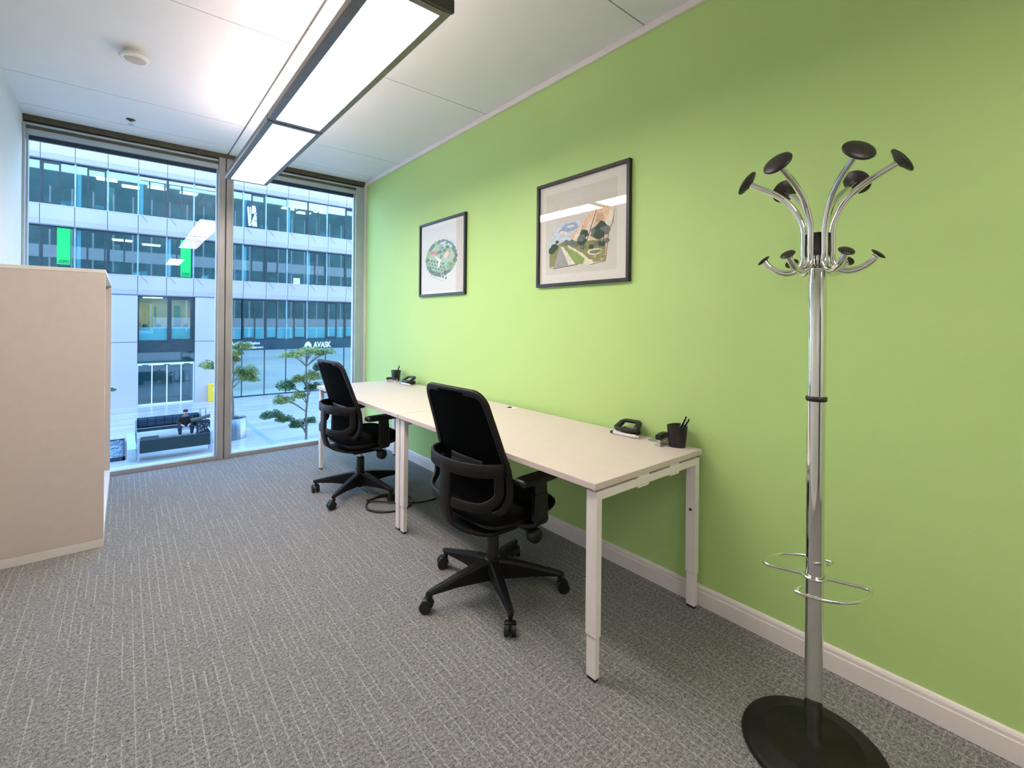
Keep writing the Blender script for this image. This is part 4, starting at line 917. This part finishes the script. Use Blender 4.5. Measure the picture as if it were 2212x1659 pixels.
# trees
def leaves(mb, c, rx, ry, rz, n, s, rnd):
    for k in range(n):
        u, v = rnd.uniform(0, 2*PI), rnd.random()**.6; e = rnd.uniform(-1, 1)
        p = Vector((c[0]+rx*v*math.cos(u), c[1]+ry*v*math.sin(u), c[2]+rz*e*math.sqrt(max(.05, 1-v*v))-rz*.6*v*v))
        q = Matrix.Rotation(rnd.uniform(0, 2*PI), 3, 'Z') @ Matrix.Rotation(rnd.uniform(-.9, .9), 3, 'X') @ Matrix.Rotation(rnd.uniform(-.6, .6), 3, 'Y')
        ln = s*rnd.uniform(.7, 1.3)
        pts = [(-ln, 0, 0), (-.3*ln, -.38*ln, .04*ln), (.5*ln, -.32*ln, .02*ln), (ln, 0, -.15*ln), (.5*ln, .32*ln, .02*ln), (-.3*ln, .38*ln, .04*ln)]
        mb.add([p+q @ Vector(w_) for w_ in pts], [(0, 1, 2, 3, 4, 5)])
def tree(label, base, trunk, tiers, seed, grp=None, s=.036):
    rnd = random.Random(seed); t = thing('plaza_tree', label, 'tree', base, 0, 'layered trees on the plaza')
    tr = MB(); P_ = catmull(trunk, 5); n = len(P_); tr.tube(P_, [.05-.035*i/(n-1) for i in range(n)], 10)
    fl = MB(); fd = MB()
    for (x, y_, z, rx, rz, k) in tiers:
        zz_ = z-.35-.25*abs(x); j = min(range(n), key=lambda i: abs(P_[i].z-zz_)); b0 = P_[j]
        for a in range(3):
            e = Vector((x+rnd.uniform(-.5, .5)*rx, y_+rnd.uniform(-.5, .5)*rx, z-.06)); tr.tube(catmull([b0, b0.lerp(e, .5)+Vector((0, 0, .10)), e], 4), [.016-.0014*i for i in range(9)], 6)
        for q_ in range(5):
            c_ = (x+rnd.uniform(-.55, .55)*rx, y_+rnd.uniform(-.45, .45)*rx, z+rnd.uniform(-.4, .3)*rz)
            leaves(fl if k else fd, c_, rx*.5, rx*.5, rz*.95, int(330*rx/.5), s, rnd)
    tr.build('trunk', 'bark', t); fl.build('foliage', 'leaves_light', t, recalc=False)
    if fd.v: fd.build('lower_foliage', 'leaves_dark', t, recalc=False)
    return t
tree('slim layered tree growing in the round steel planter behind the middle post', (3.42, 22.0, G+.72),
     [(0, 0, -.1), (.02, 0, .6), (-.03, 0, 1.3), (.03, 0, 1.9), (-.02, 0, 2.4), (.04, 0, 3.0)],
     [(-.62, 0, 2.35, .55, .16, 1), (.48, .1, 2.05, .52, .20, 1), (.55, 0, 1.75, .45, .16, 1), (.20, .3, 2.55, .35, .12, 1), (.40, 0, 3.08, .50, .13, 1), (.15, 0, 2.8, .40, .14, 1), (-.3, .2, 2.9, .45, .12, 1)], 5)
t = thing('steel_planter', 'round shiny steel planter under the slim tree beside the middle post', 'planter', (3.42, 22.0, G))
MB().lathe([(.50, 0), (.50, .84), (.47, .85), (.46, .80), (.46, .70)], 48).build('pot', 'steel_out', t); MB().lathe([(.46, .70), (0, .715)], 32).build('soil', 'soil', t)
tree('broad layered tree seen through the right window left of the far chair', (5.15, 18.0, G),
     [(0, 0, 0), (.01, 0, .8), (0, 0, 1.5), (.06, 0, 2.2), (-.02, 0, 2.9), (.04, .0, 3.5), (.10, 0, 3.75)],
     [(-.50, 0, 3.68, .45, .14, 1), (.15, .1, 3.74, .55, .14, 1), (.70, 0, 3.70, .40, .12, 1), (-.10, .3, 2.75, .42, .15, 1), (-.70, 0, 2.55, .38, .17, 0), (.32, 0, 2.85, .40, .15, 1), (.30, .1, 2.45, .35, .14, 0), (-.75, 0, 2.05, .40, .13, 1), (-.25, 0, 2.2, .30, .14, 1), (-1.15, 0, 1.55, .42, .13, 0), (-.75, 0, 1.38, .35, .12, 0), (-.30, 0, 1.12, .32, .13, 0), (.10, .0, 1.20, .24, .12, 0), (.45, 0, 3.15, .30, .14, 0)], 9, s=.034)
tree('tree at the left edge of the plaza, mostly hidden behind the cabinet', (-1.6, 20.0, G),
     [(0, 0, 0), (.02, 0, 1.0), (-.02, 0, 2.0), (.0, 0, 2.8)], [(1.0, 0, 2.55, .42, .06, 0), (-.3, 0, 2.9, .7, .15, 1), (0, 0, 3.3, .6, .15, 1), (.25, 0, 1.9, .4, .12, 0)], 13)
